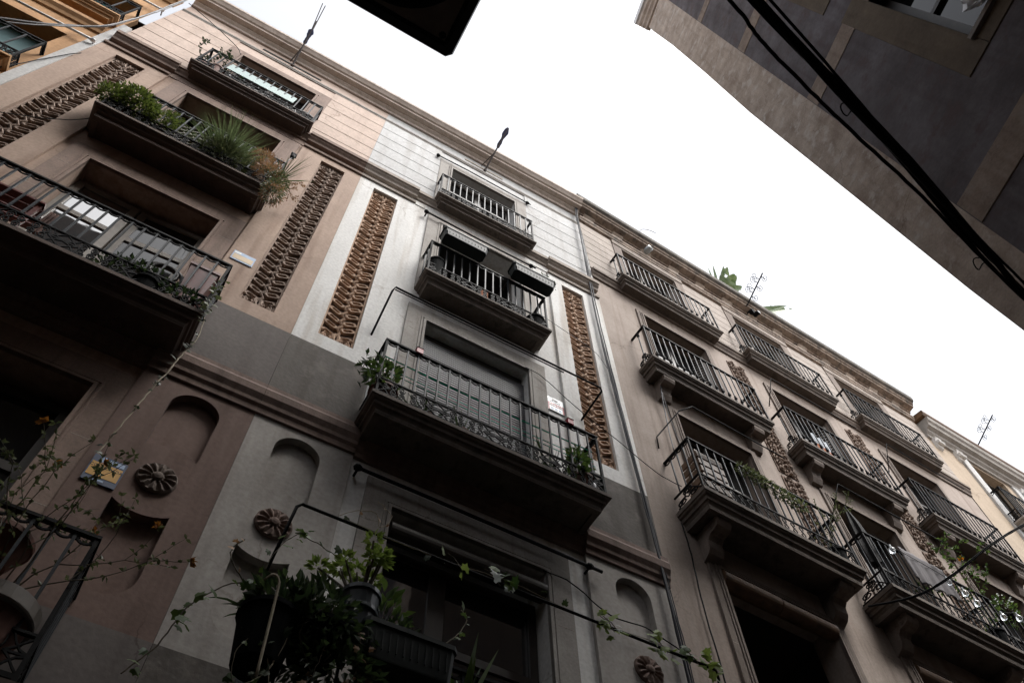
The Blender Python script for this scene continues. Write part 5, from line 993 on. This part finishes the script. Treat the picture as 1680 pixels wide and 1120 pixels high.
p_ = thing('crate', 'wooden slatted crate on the left end of the lowest beige balcony', 'crate', FR, 0.84, 0.25, 9.0)
for k in range(5): b_ = MB(); b_.box(-0.2, 0.2, 0.13, 0.15, 0.1 + 0.14 * k, 0.2 + 0.14 * k); b_.build('slat', 'wood', p_); b_ = MB(); b_.box(-0.2, -0.18, -0.14, 0.129, 0.1 + 0.14 * k, 0.2 + 0.14 * k); b_.build('slat', 'wood', p_)
for x_ in (-0.17, 0.17): b_ = MB(); b_.box(x_ - 0.02, x_ + 0.02, 0.09, 0.128, 0.06, 0.82); b_.build('post', 'wood', p_)
p_ = thing('reflector', 'small bright mirror standing in for a light reflection in the corner of the lowest beige balcony', 'reflector', FR, 0.9, 0.36, 8.9); b_ = MB(); b_.loft([[(-0.12, 0, 0.02), (0.12, 0.0, 0.02), (0.1, -0.04, 0.4), (-0.1, -0.04, 0.4)], [(-0.12, 0.012, 0.025), (0.12, 0.012, 0.025), (0.1, -0.028, 0.405), (-0.1, -0.028, 0.405)]]); b_.build('plate', 'glass_bright', p_)  # glossy plate in place of a reflection of light beside the crate
cl = thing('towel', 'grey sheer cloth draped over the second lowest beige balcony rail', 'towel', FR, 4.0, 0.5, 9.83); b_ = MB(); nx, nz = 40, 14
idx = [[b_.vv(0.0215 * i - 0.06 * (j / nz) * math.sin(i * 0.09), 0.012 + (0.004 + 0.016 * j / nz) * (math.sin(i * 0.62 + 0.8 * math.sin(i * 0.21)) + 0.4 * math.sin(i * 1.5)), 0.012 - 0.58 * j / nz * (1 + 0.06 * math.sin(i * 0.11))) for i in range(nx)] for j in range(nz + 1)]
for j in range(nz):
    for i in range(nx - 1): b_.f.append([idx[j][i], idx[j][i + 1], idx[j + 1][i + 1], idx[j + 1][i]])
o = b_.build('fabric', 'cloth', cl, True); md = o.modifiers.new('t', 'SOLIDIFY'); md.thickness = 0.003
for k, (s_, z_) in enumerate(((3.76, 9.63), (4.77, 9.58), (5.04, 9.52), (5.2, 9.42), (5.72, 9.43), (6.19, 9.63))):
    p_ = thing('light_bulb', ('clear glass bulb at the upper left corner of the grey towel', 'clear glass bulb at the right edge of the grey towel', 'clear glass bulb second right of the grey towel', 'clear glass bulb lowest of the garland, third right of the towel', 'clear glass bulb under the pale flowering plant', 'clear glass bulb at the far right end of the garland')[k], 'light bulb', FR, s_, 0.53, z_, 'bulbs of the garland'); b_ = MB(); b_.lathe([(0.004, -0.062), (0.03, -0.05), (0.042, -0.02), (0.04, 0.008), (0.022, 0.04), (0.014, 0.05)], (0, 0, 0), 14); b_.build('globe', 'bulb', p_, True); b_ = MB(); b_.lathe([(0.016, 0.045), (0.016, 0.085), (0.006, 0.095)], (0, 0, 0), 10); b_.build('socket', 'pipe_grey', p_)
cable('thin garland wire linking the glass bulbs on the beige balcony', FR, [(sub([(3.5, 0.52, 9.8), (3.76, 0.53, 9.72), (4.3, 0.53, 9.7), (4.77, 0.53, 9.67), (5.04, 0.53, 9.61), (5.2, 0.53, 9.51), (5.72, 0.53, 9.52), (6.19, 0.53, 9.72)], 5), 0.004)], 'black')
p_ = potted('rose_bush', 'rose bush with one yellow bloom on the second lowest beige balcony', 'plant', FR, 5.5, 0.36, 8.88, (0.12, 0.15, 0.26), 'pot_black'); twigs(p_, [((0, 0, 0.25), (0.1, 0.2, 1)), ((0, 0, 0.25), (0.4, 0.2, 1)), ((0, 0, 0.25), (-0.3, 0.1, 1))], 4, 0.55, 'stem', 97, 'leaf', 0.06)
b_ = MB(); r2 = random.Random(5)
for k in range(26):
    a = k * 2.4; b_.leaf((0.48, 0.04, 1.86), (math.cos(a) * (0.2 + k * 0.02), math.sin(a) * (0.2 + k * 0.02), 1), (math.cos(a), math.sin(a), -0.3), 0.075, 0.055, 0.3)
b_.build('bloom', 'petal_yellow', p_); b_ = MB(); b_.tube([(0.05, 0, 0.3), (0.3, 0.02, 1.3), (0.48, 0.04, 1.87)], 0.006, 5); b_.build('flower_stem', 'stem', p_)
p_ = potted('potted_plant', 'pale flowering plant at the right of the yellow rose', 'plant', FR, 6.35, 0.36, 8.88, (0.12, 0.15, 0.26), 'pot_black'); bush(p_, [((0, 0.02, 1.05), (0.2, 0.14, 0.26), 160)], 'leaf', 0.055, 0.03, 98, 0.3); bush(p_, [((0, 0.04, 1.15), (0.2, 0.14, 0.22), 26)], 'petal_white_glint', 0.035, 0.03, 99, 0.3, False)
pr = thing('parasol', 'folded dark parasol leaning in the corner of the second lowest beige balcony', 'parasol', FR, 3.62, 0.3, 8.9); b_ = MB(); b_.tube([(0, 0, 0), (0.02, 0, 1.75)], 0.014, 6); b_.build('pole', 'iron', pr); b_ = MB(); b_.lathe([(0.02, 0.55), (0.075, 0.6), (0.09, 0.9), (0.06, 1.35), (0.015, 1.68)], (0.01, 0, 0), 12, 'z', lambda a: 1 + 0.25 * math.cos(6 * a)); b_.build('canopy', 'black', pr)
cl = thing('towel', 'white, orange and blue towel hanging on the middle beige balcony', 'towel', FR, 4.2, 0.12, 12.2)
for z0, z1, m_ in ((0.55, 0.85, 'cloth_white'), (0.36, 0.55, 'cloth_orange'), (0.05, 0.36, 'cloth_blue')):
    b_ = MB(); n_ = 9
    for i in range(n_): b_.quad((0.045 * i, 0.02 * math.sin(i * 1.4), z0), (0.045 * i + 0.045, 0.02 * math.sin(i * 1.4 + 1.4), z0), (0.045 * i + 0.045, 0.02 * math.sin(i * 1.4 + 1.4), z1), (0.045 * i, 0.02 * math.sin(i * 1.4), z1))
    o = b_.build('stripe', m_, cl); md = o.modifiers.new('t', 'SOLIDIFY'); md.thickness = 0.005
# orange house balcony things
cl = thing('awning_cloth', 'white cloth bunched over the lower balcony of the orange house', 'cloth', F0, -4.75, 0.22, 12.35); b_ = MB(); r2 = random.Random(6); g_ = [[(-0.1 * i, 0.05 + 0.03 * math.sin(i * 1.3 + j) + 0.02 * j, 0.1 - 0.1 * j + 0.03 * math.sin(i * 0.9 + j * 2)) for i in range(12)] for j in range(6)]
for j in range(5):
    for i in range(11): b_.quad(g_[j][i], g_[j][i + 1], g_[j + 1][i + 1], g_[j + 1][i])
o = b_.build('fabric', 'cloth_white', cl, True); md = o.modifiers.new('t', 'SOLIDIFY'); md.thickness = 0.006
p_ = potted('flower_pot', 'clay pot on the upper balcony of the orange house', 'pot', F0, -4.55, 0.1, 14.72, (0.1, 0.14, 0.3), 'pot_terra')
# --- roof line
def flagpole(label, x, tip, furl):
    T = thing('flagpole', label, 'flagpole', F0, x, 0.02, 17.42); b = MB(); b.tube([(0, 0, 0), (tip[0] * 0.5, tip[1] * 0.5, tip[2] * 0.5), tip], 0.02, 7, False, 0.012); b.lathe([(0.03, -0.02), (0.03, 0.03)], (0, 0, 0), 8, 'd'); b.tube([(-0.08, 0, 0.18), (tip[0] * 0.42, tip[1] * 0.42, tip[2] * 0.42)], 0.012, 6); b.build('pole', 'iron_rust', T)
    q = MB(); rings = []; r2 = random.Random(int(x * 10))
    for k in range(10):
        t = furl[0] + (furl[1] - furl[0]) * k / 9; c = (tip[0] * t, tip[1] * t, tip[2] * t); rr = 0.026 + 0.026 * k / 9 * (1 if k < 9 else 0.4) + 0.008 * math.sin(k * 1.1 + 0.6)
        rings.append([(c[0] + rr * math.cos(a) * r2.uniform(.8, 1.2), c[1] + rr * 0.6 * math.sin(a), c[2] + rr * math.sin(a) * 0.5) for a in [2 * math.pi * i / 9 for i in range(9)]])
    q.loft(rings); q.build('furled_flag', 'flag', T); return T
flagpole('short flagpole with a furled blue flag on the white house cornice', 2.27, (0.12, 0.72, 0.95), (0.55, 1.0))
T = flagpole('forked flagpole with a furled blue flag on the pink house cornice', -1.76, (-0.02, 0.7, 1.0), (0.5, 0.8))
b_ = MB(); b_.tube([(-0.015, 0.5, 0.75), (-0.1, 0.95, 1.5)], 0.009, 6); b_.tube([(0.0, 0.52, 0.75), (-0.03, 0.95, 1.42)], 0.009, 6); b_.build('prong', 'iron_rust', T)
def iron_finial(label, F, x, d, z, lean, h, seed):
    T = thing('iron_scroll_bracket', label, 'ironwork', F, x, d, z); b = MB(); tip = (lean[0] * h, lean[1] * h, lean[2] * h); b.tube([(0, 0, 0), tip], 0.016, 7); b.build('stem', 'iron', T); q = MB(); r2 = random.Random(seed)
    for k in range(7):
        t = 0.3 + 0.1 * k; sg = -1 if k % 3 else 1; cx_ = tip[0] * t + sg * 0.13; cz_ = tip[2] * t + 0.05
        q.tube([(xx, tip[1] * t + (zz - cz_) * 0.8, cz_ + (zz - cz_) * 0.6) for xx, zz in spiral(cx_, cz_, 0.085, 0.015, 0 if sg < 0 else math.pi, 1.5 * sg)], 0.0065, 5)
        q.tube([(tip[0] * t, tip[1] * t, tip[2] * t), (cx_ + sg * -0.02, tip[1] * t, cz_ - 0.06)], 0.008, 5)
    q.build('scrollwork', 'iron', T)
iron_finial('wrought-iron scroll bracket on the beige house roof edge by the banana leaves', FR, 4.42, 0.2, 17.9, (0.14, 0.7, 0.7), 0.95, 3)
iron_finial('wrought-iron scroll bracket on the roof edge of the far cream house', FR, 11.5, 0.3, 17.65, (0.25, 0.7, 0.66), 0.95, 4)
vp = thing('vent_pipe', 'short grey vent pipe sticking out under the beige cornice', 'pipe', FR, 1.72, 0.0, 17.86); b_ = MB(); b_.tube([(0, -0.05, 0), (0, 0.1, 0.0), (0.02, 0.22, -0.02)], 0.075, 18); b_.build('pipe', 'pipe_grey', vp, True); b_ = MB(); b_.lathe([(0.06, 0.0), (0.06, 0.006)], (0.021, 0.222, -0.02), 18, 'd'); b_.build('opening', 'black', vp)
fl_ = thing('floodlight', 'black floodlight under the beige cornice below the iron scroll', 'lamp', FR, 4.7, 0.1, 17.86)
for dx in (0, -0.12): b_ = MB(); b_.tube([(dx, -0.02, 0.03), (dx + 0.02, 0.14 + dx * 0.3, 0.0)], 0.055, 14); b_.build('lamp_head', 'black', fl_)
b_ = MB(); b_.lathe([(0.045, 0), (0.045, 0.006)], (0.021, 0.142, 0.0), 14, 'd'); b_.build('lens', 'glass', fl_)
b_ = MB(); b_.tube([(-0.02, 0.05, 0.05), (-0.06, 0.12, 0.32)], 0.006, 5); b_.build('wire', 'cable_grey', fl_)
def banana(label, s_, d_, z_, leaves, seed):
    T = thing('banana_plant', label, 'plant', FR, s_, d_, z_); b = MB(); r2 = random.Random(seed)
    for dv, L_, W_ in leaves:
        d3 = Vector(dv).normalized(); sd_ = d3.cross(Vector((0.2, 1, 0.4))).normalized(); up = sd_.cross(d3); p = Vector((0, 0, 0)); n = 12; rows = []
        for k in range(n + 1):
            t = k / n; wv = W_ * math.sin(math.pi * min(1, 0.08 + t * 0.95)) ** 0.6 * (1 if t < 0.97 else 0.3); c = Vector(d3) * L_ * t - Vector((0, 0, 1)) * L_ * 0.25 * t * t
            rows.append((c - sd_ * wv * r2.uniform(.85, 1.05) / 2 + up * wv * 0.12, c, c + sd_ * wv * r2.uniform(.85, 1.05) / 2 + up * wv * 0.12))
        for k in range(n):
            if r2.random() < 0.1: continue
            A, B2 = rows[k], rows[k + 1]
            tr = r2.uniform(0.0, 0.25); b.quad(tuple(A[0]), tuple(A[1]), tuple(B2[1]), tuple(Vector(B2[0]).lerp(Vector(B2[1]), tr * 1.5))); b.quad(tuple(A[1]), tuple(A[2]), tuple(Vector(B2[2]).lerp(Vector(B2[1]), tr)), tuple(B2[1]))
    b.build('leaf_blades', 'leaf_banana', T); q = MB(); q.tube([(0, 0, -0.9), (0, 0, 0)], 0.06, 8); q.build('stem', 'leaf_banana', T)
banana('cluster of broad banana leaves rising above the beige roof edge', 4.2, -0.2, 18.7, [((-0.35, 0.45, 1), 1.15, 0.34), ((0.05, 0.5, 1), 1.25, 0.4), ((0.3, 0.45, 0.95), 1.2, 0.38), ((-0.6, 0.45, 0.8), 0.95, 0.32), ((0.2, 0.65, 0.8), 1.0, 0.34), ((-0.15, 0.6, 0.9), 1.05, 0.34), ((0.55, 0.5, 0.8), 0.95, 0.32)], 3)
banana('single drooping banana leaf right of the iron scroll on the roof', 5.2, -0.2, 18.8, [((0.9, 0.45, 0.85), 1.6, 0.4), ((0.6, 0.6, 0.4), 1.0, 0.3)], 5)
wd = thing('roof_weed', 'thin dry weed growing on the beige coping', 'plant', FR, 1.5, 0.22, 18.27); b_ = MB(); b_.tube(sub([(0, 0, 0), (0.1, 0.05, 0.3), (0.3, 0.08, 0.48), (0.5, 0.1, 0.52)], 5), 0.007, 5); b_.build('stem', 'stem', wd)
for s_, nm in ((2.6, 'short stick poking above the beige coping left of the banana leaves'),): T = thing('roof_stick', nm, 'stick', FR, s_, 0.2, 18.27); b_ = MB(); b_.tube([(0, 0, 0), (0.2, 0.05, 0.14)], 0.012, 5); b_.tube([(-0.28, 0, 0), (-0.3, 0, 0.1)], 0.01, 5); b_.build('stem', 'stem', T)
ch = thing('roof_access_box', 'pale box peeking over the pink cornice', 'box', F0, -0.3, 0.05, 18.2); b_ = MB(); b_.box(-0.25, 0.25, -0.6, 0.1, 0, 0.35); b_.build('box_body', 'pink_siding', ch)
# --- signs
sg = thing('alarm_sign', 'white and red alarm sign right of the blinded window on the white house', 'sign', F0, 3.33, 0.0, 9.93)
b_ = MB(); b_.box(-0.12, 0.12, 0.001, 0.012, -0.14, 0.14); b_.build('board', 'signwhite', sg); b_ = MB(); b_.box(-0.12, 0.12, 0.0125, 0.014, -0.14, 0.02); b_.build('red_field', 'red', sg); b_ = MB(); b_.box(-0.09, 0.09, 0.0145, 0.0155, -0.14, -0.052); b_.build('white_field', 'signwhite', sg); b_ = MB(); b_.box(-0.045, 0.04, 0.0125, 0.0145, 0.088, 0.108); b_.build('slot', 'ink', sg)
text_mesh('Alarma', 0.068, 'signwhite', sg, 0, 0.0155, -0.02); [MB().box(-0.07 + 0.024 * k, -0.052 + 0.024 * k, 0.0125, 0.0135, 0.046, 0.062 + 0.008 * (k % 2)).build('printed_mark', 'navy', sg) for k in range(6)]
for k in (-1, 0, 1): b_ = MB(); b_.box(0.055 * k - 0.02, 0.055 * k + 0.02, 0.0157, 0.0165, -0.125, -0.075); b_.build('printed_block', 'sky_print', sg)
sg = thing('alarm_sign', 'yellow and dark blue alarm sign beside the rosette on the pink pilaster', 'sign', F0, -0.6, 0.04, 6.2)
b_ = MB(); b_.box(-0.115, 0.115, 0.001, 0.012, -0.13, 0.13); b_.build('board', 'navy', sg); b_ = MB(); b_.box(-0.105, 0.105, 0.0125, 0.014, -0.075, 0.06); b_.build('yellow_field', 'yellow', sg); text_mesh('CONECTADA', 0.036, 'ink', sg, 0, 0.0145, 0.025); b_ = MB(); b_.lathe([(0.028, 0.0125), (0.028, 0.014)], (-0.04, 0, 0.095), 14, 'd'); b_.build('emblem', 'sky_print', sg); b_ = MB(); b_.box(0.0, 0.1, 0.0125, 0.0135, 0.075, 0.115); b_.build('printed_block', 'sky_print', sg)
b_ = MB(); b_.box(-0.06, 0.03, 0.0125, 0.0135, -0.112, -0.095); b_.build('printed_line', 'sky_print', sg)
sg = thing('alarm_sign', 'small tan and blue alarm sign beside the carved strip on the pink wall', 'sign', F0, -0.61, 0.04, 9.84)
b_ = MB(); b_.box(-0.12, 0.12, 0.001, 0.012, -0.1, 0.1); b_.build('board', 'sky_print', sg); b_ = MB(); b_.box(-0.108, 0.108, 0.0125, 0.014, -0.075, 0.03); b_.build('tan_field', 'tan', sg); b_ = MB(); b_.box(-0.11, -0.04, 0.0125, 0.014, 0.045, 0.085); b_.build('printed_block', 'signwhite', sg)
# more of the tangle on the bottom balcony
p_ = potted('potted_plant', 'mass of dark trailing leaves spilling over the front of the bottom balcony rail', 'plant', F0, 0.98, 0.68, 4.75, (0.1, 0.14, 0.25), 'pot_black')
bush(p_, [((0.0, 0.05, 0.25), (0.3, 0.14, 0.22), 420), ((0.1, 0.06, -0.05), (0.3, 0.12, 0.2), 320), ((-0.25, 0.04, 0.3), (0.2, 0.12, 0.16), 240)], 'leaf_dark', 0.07, 0.034, 131, -0.2)
for k in range(7):
    r2 = random.Random(200 + k); x_ = r2.uniform(-0.35, 0.35); strand(p_, [(x_, 0.1, 0.25), (x_ + r2.uniform(-.1, .1), 0.14, 0.05), (x_ + r2.uniform(-.15, .15), 0.14, -0.2), (x_ + r2.uniform(-.2, .2), 0.13, -0.45)], 'stem_pale' if k % 3 == 0 else 'stem', ('leaf_dark', 'leaf', 'leaf_dry')[k % 3], 9, 0.05, 210 + k, 0.04)
